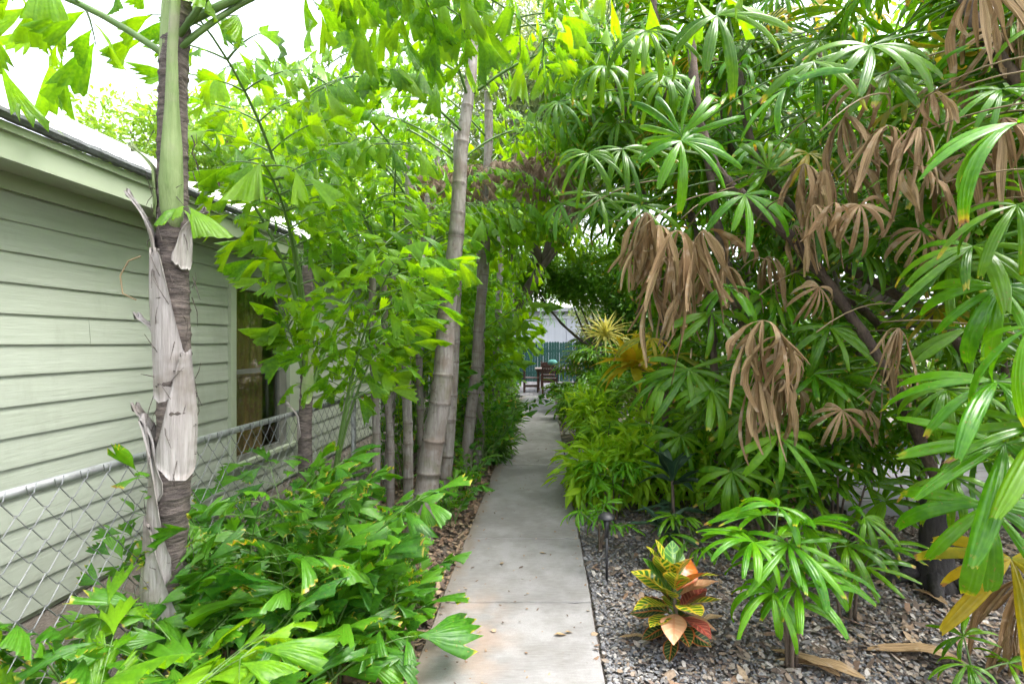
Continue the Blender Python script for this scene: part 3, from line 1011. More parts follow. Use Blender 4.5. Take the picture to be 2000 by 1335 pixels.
P_, T_ = stones(42000, xr(0.305, 3.0, 1.5), ynear(1.7, 6.5, 1.7), 0.0045, 0.0115, 0.8, 1)
tag(tri_obj('gravel', P_, T_, M['gravel']), 'grey gravel scattered over the right bed', 'gravel', kind='stuff')
P_, T_ = stones(46000, xr(0.30, 4.2, 0.75), ynear(1.6, 6.5, 1.6), 0.004, 0.0125, 0.18, 2, 0.022, 1.7)
tag(tri_obj('bark_mulch', P_, T_, M['chips']), 'pale bark chips mixed into the gravel of the right bed', 'mulch', kind='stuff')
P_, T_ = stones(22000, xr(-1.95, -0.62, 1.0), ynear(1.2, 12, 1.6), 0.006, 0.018, 0.16, 3, 0.02, 1.8)
tag(tri_obj('leaf_litter', P_, T_, M['litter']), 'brown leaf litter on the soil of the left bed', 'litter', kind='stuff')
P_, T_ = stones(1600, xr(0.30, 4.0, .8), ynear(1.7, 6.5, 1.3), 0.008, 0.022, 0.14, 9, 0.03, 2.2)
tag(tri_obj('dry_litter', P_, T_, M['litter']), 'brown dry leaf scraps lying on the gravel of the right bed', 'litter', kind='stuff')
P_, T_ = stones(4000, xr(0.29, 3.4, 1.0), ynear(6.5, 15, 1.0), 0.012, 0.03, 0.25, 4, 0.02, 1.6)
tag(tri_obj('far_mulch', P_, T_, M['chips']), 'bark chips in the bed beyond the side path', 'mulch', kind='stuff')
P_, T_ = stones(420, lambda r_, n_: -.6 + .87 * np.where(r_.random(n_) < .55, r_.random(n_) ** 3, 1 - r_.random(n_) ** 3), ynear(1.9, 9, 1.3), 0.003, 0.010, 0.4, 5, 0.0, 1.5)
P_[:, 2] += 0.036
tag(tri_obj('path_crumbs', P_, T_, M['litter']), 'dark crumbs of soil and seeds on the concrete path', 'debris', kind='stuff')

# ================================================================== PLANTS
def petiole(a, b, r0, r1, sag, name, mat, parent, origin, n=6):
    a, b = Vector(a), Vector(b)
    mid = (a + b) / 2 + Vector((0, 0, sag))
    pts = [a * (1 - t) ** 2 + mid * 2 * t * (1 - t) + b * t * t for t in [i / n for i in range(n + 1)]]
    m = MB(); m.tube(pts, [r0 + (r1 - r0) * i / n for i in range(n + 1)], 5)
    return m.build(name, M[mat], parent, origin, True)


def poly_at(pts, t):
    """smooth point on polyline"""
    n = len(pts) - 1
    s = min(max(t, 0), 0.9999) * n
    i = int(s); f = s - i
    p0, p1, p2, p3 = pts[max(i - 1, 0)], pts[i], pts[i + 1], pts[min(i + 2, n)]
    return 0.5 * ((2 * p1) + (p2 - p0) * f + (2 * p0 - 5 * p1 + 4 * p2 - p3) * f * f + (3 * p1 - p0 - 3 * p2 + p3) * f ** 3)


def cane_mesh(pts, r0, r1, node=0.22, rs=rng, sides=12, seg=0.045):
    pts = [Vector(p) for p in pts]
    L = sum((b - a).length for a, b in zip(pts, pts[1:]))
    n = max(8, int(L / seg))
    P, R, Vv = [], [], []
    ph = rs.uniform(0, 1)
    pos = 0.0
    nodes = [0.0]
    while nodes[-1] < L + 0.5: nodes.append(nodes[-1] + node * rs.uniform(0.75, 1.9))
    k = 0
    wav = Vector((rs.uniform(-1, 1), rs.uniform(-1, 1), 0)) * 0.012
    ts = sorted(set([i / n * L for i in range(n + 1)] + [q + d for q in nodes if 0.03 < q < L - 0.03 for d in (-0.012, 0.0, 0.010)]))
    for s in ts:
        while k + 1 < len(nodes) and nodes[k + 1] <= s: k += 1
        fr = (s - nodes[k]) / (nodes[k + 1] - nodes[k])
        t = s / L
        r = r0 + (r1 - r0) * t
        d = min(s - nodes[k], nodes[k + 1] - s)
        r *= 1 + 0.09 * math.exp(-(d / 0.009) ** 2) + rs.uniform(-.015, .015)
        if t < 0.06: r *= 1 + 0.35 * (1 - t / 0.06)
        P.append(poly_at(pts, t) + wav * math.sin(5 * s + ph * 6)); R.append(r); Vv.append(k + fr)
    m = MB(); m.tube(P, R, sides, Vv)
    return m


def frond(plant, origin, base, az, elev, L, r=rng, n_pin=9, pin_len=0.55, leaf=0.16, droop=0.9, bip=True, mat='fish',
          pet=0.28, thick=0.013, joined=False, stem='petiole', name='frond', n_leaf=9, hang=0.35, roll=0.0, lname='leaflet', ta=0.6):
    """fishtail frond: rachis, side branches and wedge-shaped leaflets"""
    base = Vector(base)
    pitch = elev
    NS = 14
    pts, p = [base.copy()], base.copy()
    azz = az
    for i in range(NS):
        d = Vector((math.cos(azz) * math.cos(pitch), math.sin(azz) * math.cos(pitch), math.sin(pitch)))
        p = p + d * (L / NS)
        pts.append(p.copy())
        pitch -= droop / NS * (0.4 + 1.2 * i / NS)
        azz += r.uniform(-0.02, 0.02)
    if base.x > -1.74:                       # fronds are cut back where they cross the fence
        for i in range(4, NS + 1):
            if pts[i].x < -1.76 and pts[i].z < 2.75:
                pts = pts[:i]; break
    NS = len(pts) - 1
    sm = MB()
    sm.tube(pts, [thick * (1 - 0.78 * i / NS) for i in range(NS + 1)], 6)
    M4 = []

    def put(pos, d, upv, s):
        if pos.x < -1.74 and pos.z < 2.75 and pos.y > 0.5: return        # clipped back along the fence
        d = Vector(d) + Vector((0, 0, -hang)) * r.uniform(0.4, 1.3) + rv(r) * 0.16
        up2 = Vector(upv) + rv(r) * 0.28
        M4.append((r.randrange(len(FISH)), frame(pos, d, up2, s * r.uniform(0.75, 1.2), r.choice((-1, 1)) * r.uniform(.85, 1.15))))

    for k in range(n_pin):
        t = pet + (1 - pet) * (k + 0.5) / n_pin
        pos = poly_at(pts, t)
        tan = (poly_at(pts, min(t + 0.03, 1)) - poly_at(pts, t - 0.03)).normalized()
        side = tan.cross(Vector((0, 0, 1)))
        if side.length < 0.05: side = Vector((math.sin(az), -math.cos(az), 0))
        side.normalize()
        upv = side.cross(tan).normalized()
        if roll: side = (side * math.cos(roll) + upv * math.sin(roll)); upv = side.cross(tan).normalized()
        for sg in (-1, 1):
            if bip:
                pl = pin_len * (0.35 + 0.65 * math.sin(math.pi * min(1, 0.22 + 0.78 * (t - pet) / (1 - pet)))) * r.uniform(0.8, 1.15)
                d = (tan * r.uniform(0.45, 0.75) + side * sg + upv * r.uniform(-0.05, 0.25)).normalized()
                if (pos + d * pl).x < -1.78 and (pos + d * pl).z < 2.75: pl = max(0.06, pl * (pos.x + 1.74) / max(1e-3, pos.x - (pos + d * pl).x)) if pos.x > -1.7 else 0.05
                q = [pos]
                pp = pos.copy()
                for i in range(6):
                    pp = pp + d * (pl / 6); q.append(pp.copy())
                    d = (d + Vector((0, 0, -0.07 * droop))).normalized()
                sm.tube(q, [thick * .36 * (1 - .12 * i) for i in range(7)], 4, cap=False)
                nl = max(3, int(n_leaf * pl / pin_len))
                for j in range(nl):
                    tt = 0.16 + 0.84 * (j + 0.5) / nl
                    lp = poly_at(q, tt)
                    dt = (q[-1] - q[-2]).normalized()
                    s2 = dt.cross(upv).normalized() * (1 if j % 2 else -1)
                    if j == nl - 1: put(lp, dt, upv, leaf * 1.25)
                    else: put(lp, dt * 0.75 + s2 * 0.8, upv, leaf * (1.05 - 0.35 * tt))
            else:
                put(pos + side * sg * 0.006, tan * ta + side * sg * r.uniform(.6, .9), upv, leaf * (1.1 - 0.35 * (t - pet)))
    put(pts[-1], tan, upv, leaf * 1.5)
    fo = sm.build(name, M[stem], plant, origin, True)
    o = Vector(origin)
    if joined and M4:
        v, q, w = bake(FISH, M4)
        lf = link('leaflets', np_mesh('leaflets', (v - np.array(o)[None], q, w), M[mat]), fo)
        lf['kind'] = 'stuff'
    else:
        T = Matrix.Translation(-o)
        for k, mm in M4:
            link(lname, lib('leaflet', FISH, k, mat), fo, None, T @ mm)
    return fo


R_ = math.radians

# ---- palm 1: the near trunk with grey sheaths
b1 = Vector((-1.58, 2.10, 0))
p1 = thing('fishtail_palm', 'nearest palm at left with pale grey peeling sheaths on its dark trunk', 'palm', b1, 'fishtail palms along the left bed')
tp = [Vector((-1.60, 2.10, -0.05)), Vector((-1.565, 2.10, .5)), Vector((-1.515, 2.10, 1.2)), Vector((-1.525, 2.10, 1.9)), Vector((-1.535, 2.12, 2.6)), Vector((-1.525, 2.14, 3.2)), Vector((-1.53, 2.15, 3.9))]
cane_mesh(tp, 0.072, 0.040, 0.06, sides=16).build('trunk', M['palm_fibre'], p1, b1, True)


def sheath(plant, origin, axis_pts, t0, t1, rad, face, arc, stub, mat, rs=rng, lean=0.10, tip=0.3):
    """leaf base: a shield-shaped shell wrapped round the trunk, narrowing into a broken stalk that leans out"""
    rows, cols = 16, 14
    V, UVs, Fs = [], [], []
    Lz = (t1 - t0)
    skew = rs.uniform(-.35, .35)
    rag = [rs.uniform(-.012, .012) for _ in range(cols + 1)]
    for i in range(rows + 1):
        s = i / rows
        nar = 1 - (1 - tip) * max(0, (s - .12) / .88) ** 0.75
        out = lean * max(0, (s - 0.55) / 0.45) ** 1.8
        rr = rad * (1 + .03 * math.sin(3 * s) - 0.05 * s)
        for j in range(cols + 1):
            u = j / cols - 0.5
            tt = t0 + Lz * s + (0.16 * Lz * (2 * u) ** 2 + rag[j] * .12) * (1 - s)
            c = poly_at(axis_pts, tt)
            a = face + (u * nar + skew * s * .35) * arc
            r2 = rr * (1 + 0.012 * math.sin(j * 2.5)) + 0.010 * max(0, abs(u) - .38) / .12 * s
            edge = rag[j] * (1.6 if i == rows else 0)
            V.append(c + Vector((math.cos(a) * r2 + math.cos(face) * out, math.sin(a) * r2 + math.sin(face) * out, edge)))
            UVs.append((j / cols, s))
    for i in range(rows):
        for j in range(cols):
            k = i * (cols + 1) + j
            Fs.append((k, k + 1, k + cols + 2, k + cols + 1))
    m = MB(); m.add(V, Fs, UVs)
    # thickness: inner skin
    n0 = len(V)
    inner = [Vector(v) - (Vector(v) - poly_at(axis_pts, t0 + (t1 - t0) * (i // (cols + 1)) / rows)).normalized() * 0.010 for i, v in enumerate(V)]
    m.add(inner, [tuple(reversed(f)) for f in Fs], UVs)
    ring = [j for j in range(cols + 1)]
    for j in range(cols):
        for row in (0, rows):
            k = row * (cols + 1) + j
            m.f.append((k, k + 1, n0 + k + 1, n0 + k))
    for i in range(rows):
        for jj in (0, cols):
            k = i * (cols + 1) + jj
            m.f.append((k, k + cols + 1, n0 + k + cols + 1, n0 + k))
    return m.build('leaf_sheath', M[mat], plant, origin, True)


zt = lambda z: (z + 0.05) / 3.95
LFT, RGT, FRT = math.pi, 0.0, -math.pi / 2
for (z0, z1, face, arc, lean, tip, mat) in (
        (0.06, 0.50, FRT - .3, 5.2, 0.0, 0.75, 'sheath'), (0.40, 0.98, FRT - .35, 4.0, 0.01, 0.30, 'sheath'),
        (0.66, 1.36, FRT - 0.75, 3.2, 0.035, 0.16, 'sheath'), (1.02, 1.40, LFT + .45, 2.6, 0.065, 0.20, 'sheath'),
        (1.12, 1.60, RGT - .55, 2.7, 0.02, 0.18, 'sheath'), (1.42, 1.98, FRT - .25, 3.0, 0.015, 0.14, 'sheath'),
        (1.56, 1.74, LFT, 1.3, 0.075, 0.3, 'sheath'), (1.72, 2.20, LFT + .45, 2.7, 0.085, 0.12, 'sheath'),
        (1.92, 2.14, RGT - .2, 1.6, 0.095, 0.2, 'sheath'), (2.12, 2.38, LFT + .15, 1.8, 0.09, 0.2, 'shaft')):
    sheath(p1, b1, tp, zt(z0), zt(z1), 0.087 - .011 * z0, face, arc, 0, mat, lean=lean, tip=tip)
# green crown shaft and the big petiole rising from it
sheath(p1, b1, tp, zt(2.72), zt(3.4), 0.054, LFT + .7, 2.6, 0, 'shaft', lean=0.02, tip=0.3)
m = MB(); m.tube([(-1.515, 2.10, 2.06), (-1.51, 2.075, 2.14), (-1.502, 2.06, 2.24), (-1.495, 2.055, 2.38), (-1.487, 2.045, 2.55), (-1.475, 2.03, 2.75), (-1.455, 2.02, 2.95), (-1.42, 2.03, 3.2), (-1.36, 2.05, 3.6), (-1.25, 2.1, 4.0)], [.030, .040, .042, .036, .024, .018, .017, .016, .015, .013], 14)
m.build('petiole', M['shaft'], p1, b1, True)
for az, el, L, dr, bz, pet in ((R_(190), R_(35), 1.5, 1.7, 2.75, .22), (R_(14), R_(36), 2.7, 1.15, 2.90, .2), (R_(40), R_(40), 2.2, 1.3, 3.0, .3),
                      (R_(350), R_(52), 2.3, 1.7, 3.0, .3), (R_(35), R_(70), 2.6, 1.9, 3.2, .3)):
    frond(p1, b1, (-1.52, 2.12, bz), az, el, L, n_pin=8, pin_len=0.62, leaf=0.23, droop=dr, pet=pet, thick=0.017, n_leaf=7, hang=0.6)
for az, el, L, dr, bz in ((28, 52, 1.5, 1.7, 2.80), (-8, 50, 2.4, 1.45, 2.85)):
    frond(p1, b1, (-1.50, 2.10, bz), R_(az), R_(el), L, n_pin=5, pin_len=0.40, leaf=0.22, droop=dr, pet=.34, thick=0.013, n_leaf=4, hang=0.75)
# little stray leaves low on trunk
frond(p1, b1, (-1.47, 2.03, 2.10), R_(-40), R_(10), 0.20, n_pin=2, leaf=0.15, droop=0.5, bip=False, pet=.3, thick=.005)

rs_ = random.Random(77)
m = MB()
for i in range(150):        # frayed fibres
    t_ = zt(rs_.uniform(.1, 2.7)); p_ = poly_at(tp, t_); a_ = rs_.uniform(0, 6.28)
    o_ = Vector((math.cos(a_), math.sin(a_), 0)); g_ = Vector((-math.sin(a_), math.cos(a_), 0)) * rs_.uniform(-.06, .06)
    q_ = p_ + o_ * .068; h_ = rs_.uniform(-.12, .12)
    m.tube([q_, q_ + o_ * .014 + g_ * .5 + Vector((0, 0, h_ * .5)), q_ + o_ * rs_.uniform(.005, .03) + g_ + Vector((0, 0, h_))], [.0022, .0018, .0008], 4, cap=False)
m.build('fibres', M['palm_fibre'], p1, b1, True)['kind'] = 'stuff'
# tendril wire curling beside the trunk
m = MB(); m.tube([(-1.60, 2.03, 1.94), (-1.64, 2.02, 1.92), (-1.665, 2.01, 1.86), (-1.655, 2.01, 1.79), (-1.61, 2.02, 1.765)], 0.003, 5)
m.build('tendril', M['petiole_dry'], p1, b1, True)


def palm(label, pts, r0, r1, fronds, node=0.22, joined=False, mat='fish', bark='cane', **kw):
    b = Vector(pts[0]); b.z = 0
    t = thing('fishtail_palm', label, 'palm', b, 'fishtail palms along the left bed')
    cane_mesh(pts, r0, r1, node).build('trunk', M[bark], t, b, True)
    for fr in fronds:
        z, az, el, L, dr = fr[:5]
        # attach height z on the cane
        best = min((abs(poly_at(pts, i / 60).z - z), i / 60) for i in range(61))[1]
        frond(t, b, poly_at(pts, best), R_(az), R_(el), L, droop=dr, joined=joined, mat=mat, **kw)
    return t, b


# ---- palm 2: short dark trunk with tall green petioles
pt2 = [at(600, 1125, 3.50), at(598, 960, 3.50), at(596, 840, 3.5), at(600, 700, 3.52), at(602, 520, 3.55)]
t2, b2 = palm('slim dark palm right of the nearest trunk, tall green stalks fanning from it', pt2, 0.052, 0.034,
     [(1.15, 62, 70, 2.5, 1.25), (1.45, 75, 74, 2.1, 1.2), (1.35, 285, 72, 1.7, 1.4), (1.30, 240, 74, 1.6, 1.25), (1.55, 262, 70, 1.8, 1.5), (1.9, 130, 66, 1.8, 1.1), (1.6, 270, 78, 2.2, 1.5)],
     node=0.10, pin_len=0.42, leaf=0.188, n_pin=8, n_leaf=6, thick=0.017, pet=.36, bark='palm_fibre')
sheath(t2, b2, pt2, 0.46, 0.60, 0.050, LFT + .4, 2.0, 0, 'sheath', lean=0.07, tip=0.25)
sheath(t2, b2, pt2, 0.60, 0.84, 0.046, FRT + .7, 2.0, 0, 'shaft', lean=0.02, tip=0.25)

# ---- clump of ringed canes
palm('thick grey ringed palm trunk leaning right, largest of the clump by the path',
     [at(812, 1070, 4.05), at(838, 930, 4.06), at(858, 780, 4.08), at(874, 620, 4.12), at(888, 470, 4.16), at(903, 300, 4.22), at(918, 150, 4.3), at(930, 0, 4.4)], 0.100, 0.036,
     [(3.9, 100, 50, 2.3, 1.9), (3.6, 350, 35, 1.9, 1.8), (3.8, 180, 35, 1.5, 1.8), (3.6, 260, 30, 1.6, 1.7), (4.1, 40, 45, 2.1, 1.9), (3.3, 235, 20, 1.4, 1.4)],
     node=0.21, pin_len=0.55, leaf=0.21, n_pin=8, n_leaf=6)
palm('grey palm trunk directly right of the thickest leaning trunk',
     [at(866, 985, 4.85), at(880, 800, 4.88), at(888, 640, 4.9), at(893, 480, 4.95), at(895, 260, 5.0)], 0.062, 0.045,
     [(3.3, 30, 45, 1.8, 1.7), (3.4, 170, 40, 2.0, 1.7), (3.3, 200, 35, 1.6, 1.6)], node=0.2, pin_len=0.5, leaf=0.188, n_pin=8, n_leaf=6)
palm('pale ringed palm trunk closest to the path edge',
     [at(905, 950, 5.65), at(921, 800, 5.7), at(935, 650, 5.75), at(946, 500, 5.8), at(952, 330, 5.9), at(955, 180, 6)], 0.066, 0.048,
     [(3.6, 60, 50, 2.0, 1.8), (3.7, 340, 40, 1.9, 1.9), (3.8, 150, 45, 2.0, 1.7), (3.9, 215, 40, 2.0, 1.7)], node=0.2, pin_len=0.5, leaf=0.188, n_pin=8, n_leaf=6)
palm('brown upright palm trunk left of the thick leaning trunk',
     [at(797, 1010, 4.7), at(797, 850, 4.7), at(793, 700, 4.72), at(795, 560, 4.75), at(800, 300, 4.8)], 0.047, 0.038,
     [(3.0, 190, 50, 1.9, 1.6), (3.2, 240, 40, 1.8, 1.6), (3.1, 140, 45, 1.9, 1.6), (2.9, 255, 30, 1.3, 1.5)], node=0.19, pin_len=0.5, leaf=0.178, n_pin=8, n_leaf=6)
palm('thin grey palm cane between the brown upright trunk and the leaning trunk',
     [at(822, 960, 5.4), at(820, 760, 5.4), at(822, 560, 5.45), at(835, 380, 5.5)], 0.036, 0.03,
     [(2.9, 120, 55, 1.8, 1.6), (3.0, 215, 45, 1.8, 1.6), (3.1, 10, 40, 1.5, 1.7)], node=0.2, pin_len=0.45, leaf=0.175, n_pin=8, n_leaf=6)
palm('dark slender palm cane beside the fence mesh',
     [at(762, 1055, 4.25), at(764, 900, 4.25), at(757, 780, 4.27), at(750, 560, 4.3), at(748, 470, 4.3)], 0.032, 0.026,
     [(2.4, 200, 60, 1.3, 1.5), (2.3, 150, 60, 1.4, 1.4), (2.3, 250, 55, 1.1, 1.5), (1.9, 110, 65, 1.5, 1.4)], node=0.17, pin_len=0.4, leaf=0.16, n_pin=7, n_leaf=6)
palm('leftmost dark cane of the clump, half hidden by leaves',
     [at(737, 1075, 4.1), at(735, 930, 4.1), at(733, 800, 4.1), at(728, 640, 4.15), at(726, 540, 4.15)], 0.034, 0.028,
     [(2.1, 210, 60, 1.2, 1.4), (2.0, 170, 55, 1.3, 1.4), (2.05, 130, 65, 1.3, 1.3)], node=0.17, pin_len=0.4, leaf=0.16, n_pin=7, n_leaf=6)
palm('mottled palm trunk behind the pale ringed trunk',
     [at(952, 870, 8.0), at(968, 700, 8.05), at(976, 560, 8.1), at(978, 420, 8.2)], 0.062, 0.05,
     [(3.2, 40, 45, 2.0, 1.7), (3.4, 330, 40, 1.9, 1.8), (3.3, 250, 35, 1.8, 1.6), (3.5, 170, 45, 2.2, 1.6), (3.6, 290, 40, 2.0, 1.7)], node=0.2, joined=True, pin_len=0.5, leaf=0.188, n_pin=8, n_leaf=6)
palm('farthest dark palm trunk where the path narrows',
     [at(985, 815, 10.8), at(996, 700, 10.9), at(1000, 560, 11), at(1002, 430, 11)], 0.06, 0.05,
     [(3.5, 30, 45, 2.0, 1.8), (3.6, 320, 40, 1.9, 1.8), (3.6, 240, 40, 1.9, 1.6), (3.7, 120, 45, 2.2, 1.6)], node=0.2, joined=True, pin_len=0.5, leaf=0.188, n_pin=8, n_leaf=6)
# palms rising behind: they fill the bright canopy
for k, (px, Y, top, lab) in enumerate(((700, 5.2, 2.7, 'palm crown rising behind the leftmost dark cane against the house'),
                                       (640, 6.4, 2.6, 'palm standing before the house wall right of the window'),
                                       (770, 7.2, 4.4, 'tall palm far back in the clump before the house corner'),
                                       (880, 8.6, 4.6, 'tall palm far back behind the pale ringed trunk'))):
    Xb = max(at(px, 667, Y).x, -1.60)
    pts = [Vector((Xb, Y, -.02)), Vector((Xb + .05, Y, top * .35)), Vector((Xb + .02, Y + .05, top * .7)), Vector((Xb + .08, Y + .08, top))]
    fr = [(top * U(.75, .98), (k * 50 + i * 60 + U(-15, 15)) % 360, U(35, 62), U(1.6, 2.2), U(1.5, 1.9)) for i in range(7)]
    palm(lab, pts, 0.045, 0.035, fr, node=0.19, joined=(k > 1), pin_len=0.5, leaf=0.188, n_pin=8, n_leaf=6)

for k, (X, Y, top, nf, Lf, lab) in enumerate(((-1.62, 6.3, 2.2, 5, 1.8, 'leafy palm in front of the house corner by the mesh'),
                                     (-1.1, 7.3, 2.2, 4, 1.7, 'leafy palm behind the pale ringed trunk on the path side'), (-1.55, 3.7, 2.3, 4, 1.8, 'bright arching palm above the slim dark palm'))):
    top = .45
    pts = [Vector((X, Y, -.02)), Vector((X + .02, Y, top * .5)), Vector((X, Y, top))]
    fr = [(top * U(.5, .98), (k * 50 + i * 360 / nf + U(-18, 18)) if k != 2 else (-55 + i * 200 / nf + U(-12, 12)), U(70, 84), Lf * U(1.05, 1.5), U(.8, 1.25)) for i in range(nf)]
    palm(lab, pts, 0.036, 0.030, fr, node=0.1, pin_len=0.42, leaf=0.21, n_pin=9, n_leaf=6, pet=.36, thick=.013, bark='palm_fibre')

# dead brown fronds hanging from the clump (they belong to a dying palm)
pd = [at(935, 930, 6.4), at(938, 700, 6.4), at(940, 480, 6.4), at(938, 340, 6.45)]
bd = Vector(pd[0]); bd.z = 0
td = thing('dying_palm', 'dying palm with a skirt of drooping brown dead fronds', 'palm', bd, 'fishtail palms along the left bed')
cane_mesh(pd, 0.06, 0.05, 0.2).build('trunk', M['cane'], td, bd, True)
for az, el, L, dr in ((335, 20, 1.25, 1.9), (350, 35, 1.3, 2.1), (310, 15, 1.0, 1.9), (270, 10, 0.9, 2.0), (200, 20, 0.9, 2.2), (215, 0, .8, 1.6), (20, 25, 1.2, 2.0)):
    frond(td, bd, poly_at(pd, .97), R_(az), R_(el), L * 1.25, n_pin=8, pin_len=0.36, leaf=0.15, droop=dr, mat='dry_dark', stem='petiole_dry', joined=True, name='dead_frond', hang=0.9, thick=.009, n_leaf=8)

# ---- young fishtail suckers in the left bed
YB = [(-1.20, 1.45, .46, 'blurred pale young palm at the bottom left corner', 5, .20),
      (-1.46, 1.40, .62, 'young palm by the fence at the left edge of the picture', 1, .19),
      (-1.05, 1.75, .36, 'low leafy young palm at the very front of the left bed', 6, .21),
      (-1.25, 1.95, .46, 'young palm at the foot of the nearest trunk', 5, .20),
      (-0.98, 2.35, .46, 'young palm with big jagged leaves spilling over the near path edge', 7, .25),
      (-1.25, 2.5, .72, 'bushy young palm right of the nearest trunk', 7, .21),
      (-1.02, 2.8, .38, 'young palm behind the leaves that spill over the path', 6, .20),
      (-1.36, 2.75, .62, 'tall young palm between the nearest trunk and the slim dark palm', 7, .18),
      (-1.15, 3.2, .36, 'young palm in front of the slim dark palm', 6, .19),
      (-0.82, 4.5, .34, 'small young palm right of the foot of the leaning trunk', 6, .16),
      (-0.80, 5.25, .45, 'small young palm below the pale ringed trunk', 5, .15),
      (-0.74, 6.30, .80, 'young palm beyond the pale ringed trunk at the path edge', 6, .16),
      (-1.46, 1.68, .40, 'young palm inside the fence at the lower left of the nearest trunk', 5, .18),
      (-1.36, 1.40, .50, 'pale young palm low in the bottom left corner', 4, .19),
      (-0.80, 3.05, .28, 'tiny young palm leaning over the litter at the path edge', 5, .17),
      (-0.80, 2.55, .34, 'low young palm with leaf tips touching the concrete', 5, .20),
      (-1.55, 2.55, .80, 'upright young palm tight against the mesh right of the nearest trunk', 4, .17),
      (-1.55, 3.1, .60, 'upright young palm against the mesh left of the slim dark palm', 5, .17),
      (-1.60, 1.9, .62, 'young palm against the mesh just left of the nearest trunk', 3, .17),
      (-1.55, 5.60, 1.2, 'young palm pressed against the far part of the mesh', 6, .17)]
for i, (x, y, h, lab, nf, lf) in enumerate(YB):
    b = Vector((x, y, 0))
    r = random.Random(100 + i)
    t = thing('young_palm', lab, 'young palm', b, 'young palms in the left bed')
    nf += 3
    for k in range(nf):
        az = 2 * math.pi * (k + r.uniform(-.3, .3)) / nf
        el = R_(r.uniform(62, 88))
        L = h * r.uniform(1.0, 1.65)
        frond(t, b, b + Vector((r.uniform(-.05, .05), r.uniform(-.05, .05), -0.02)), az, el, L, r, n_pin=5 if h < .6 else 7, pin_len=0.24 + .1 * h, leaf=lf * .76, droop=r.uniform(.45, 1.0), ta=.95,
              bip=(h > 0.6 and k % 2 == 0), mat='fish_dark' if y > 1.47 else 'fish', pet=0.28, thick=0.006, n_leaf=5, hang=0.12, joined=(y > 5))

# the big spilling leaf spray at the near path edge
b = Vector((-1.05, 2.1, 0))
t = thing('young_palm', 'young palm with glossy fan of jagged leaves reaching furthest over the concrete', 'young palm', b, 'young palms in the left bed')
r = random.Random(5)
for az, el, L in ((20, 52, .62), (-15, 46, .55), (55, 58, .66), (-50, 44, .5), (100, 50, .5), (-95, 42, .5), (-140, 45, .5)):
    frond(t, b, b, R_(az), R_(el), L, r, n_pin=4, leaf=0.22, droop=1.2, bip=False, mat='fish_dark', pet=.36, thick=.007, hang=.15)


# ================================================================== LADY PALMS (right)
def smooth_cane(pts, r0, r1, seed, hair=True):
    rs = random.Random(seed)
    n = 46
    P = [poly_at(pts, i / n) + Vector((rs.uniform(-.005, .005), rs.uniform(-.005, .005), 0)) for i in range(n + 1)]
    R = [(r0 + (r1 - r0) * i / n) * (1.13 if i % 3 == 0 else 0.94) * rs.uniform(.93, 1.07) for i in range(n + 1)]
    m = MB(); m.tube(P, R, 10, wob=0.07, rs=rs)
    if hair:      # ragged fibres and old stalk stubs
        for i in range(70):
            t = rs.uniform(.03, .97)
            p = poly_at(pts, t)
            d = (poly_at(pts, min(1, t + .02)) - poly_at(pts, max(0, t - .02))).normalized()
            o = rv(rs); o = (o - d * o.dot(d)).normalized()
            r = r0 + (r1 - r0) * t
            q = p + o * r * .8
            m.tube([q, q + d * .05 + o * rs.uniform(.004, .02), q + d * rs.uniform(.07, .14) + o * rs.uniform(.01, .05)], [.006, .004, .0012], 4, cap=False)
    return m


CANES = []     # (plant, base, pts)


def lady(label, pts, r0=.036, r1=.026, seed=0):
    pts = [Vector(p) for p in pts]
    b = Vector(pts[0]); b.z = 0
    t = thing('lady_palm', label, 'palm', b, 'lady palms in the right bed')
    smooth_cane(pts, r0, r1, seed).build('cane', M['fiber'], t, b, True)
    CANES.append((t, b, pts))
    return t


lady('lady palm with a thick fibrous cane leaning from lower right to upper centre',
     [Vector((3.1, 3.75, -.03)), at(1840, 960, 3.75), at(1742, 745, 3.75), at(1650, 600, 3.78), at(1560, 480, 3.8), at(1460, 390, 3.85), at(1395, 320, 3.9), at(1360, 200, 3.9), at(1350, 60, 3.9)], .042, .034, 1)
lady('lady palm whose dark cane crosses just above the thickest leaning cane',
     [Vector((4.0, 4.3, -.03)), at(1930, 800, 4.25), at(1850, 640, 4.2), at(1740, 570, 4.2), at(1640, 510, 4.2), at(1540, 400, 4.25), at(1470, 290, 4.3), at(1440, 120, 4.3)], .040, .032, 2)
lady('lady palm with a slender cane under the crossing leaning canes',
     [Vector((3.6, 4.9, -.03)), at(1800, 800, 4.85), at(1720, 640, 4.8), at(1620, 560, 4.8), at(1520, 470, 4.8), at(1440, 330, 4.8), at(1400, 150, 4.8)], .040, .03, 3)
lady('lady palm at the top right corner with a dark trunk among dead leaves',
     [Vector((3.3, 3.1, -.03)), at(2180, 700, 3.1), at(2120, 330, 3.1), at(2000, 180, 3.1), at(1900, 30, 3.15), at(1840, -150, 3.2)], .042, .034, 4)
lady('lady palm with a shaggy brown skirt of dead leaves round its base',
     [at(1500, 1035, 4.35), at(1505, 900, 4.35), at(1490, 760, 4.35), at(1440, 600, 4.3), at(1400, 430, 4.3), at(1380, 250, 4.3)], .045, .032, 5)
lady('foreground lady palm at the right edge with big glossy fans',
     [Vector((2.42, 2.5, -.03)), Vector((2.48, 2.47, .6)), Vector((2.52, 2.43, 1.3)), Vector((2.55, 2.4, 2.0)), Vector((2.5, 2.4, 2.7)), Vector((2.42, 2.4, 3.2))], .05, .04, 6)
lady('lady palm nearest the path with drooping fans over the concrete',
     [at(1290, 960, 5.4), at(1300, 800, 5.4), at(1290, 600, 5.35), at(1260, 400, 5.3), at(1220, 220, 5.2), at(1180, 60, 5.1)], .035, .028, 7)
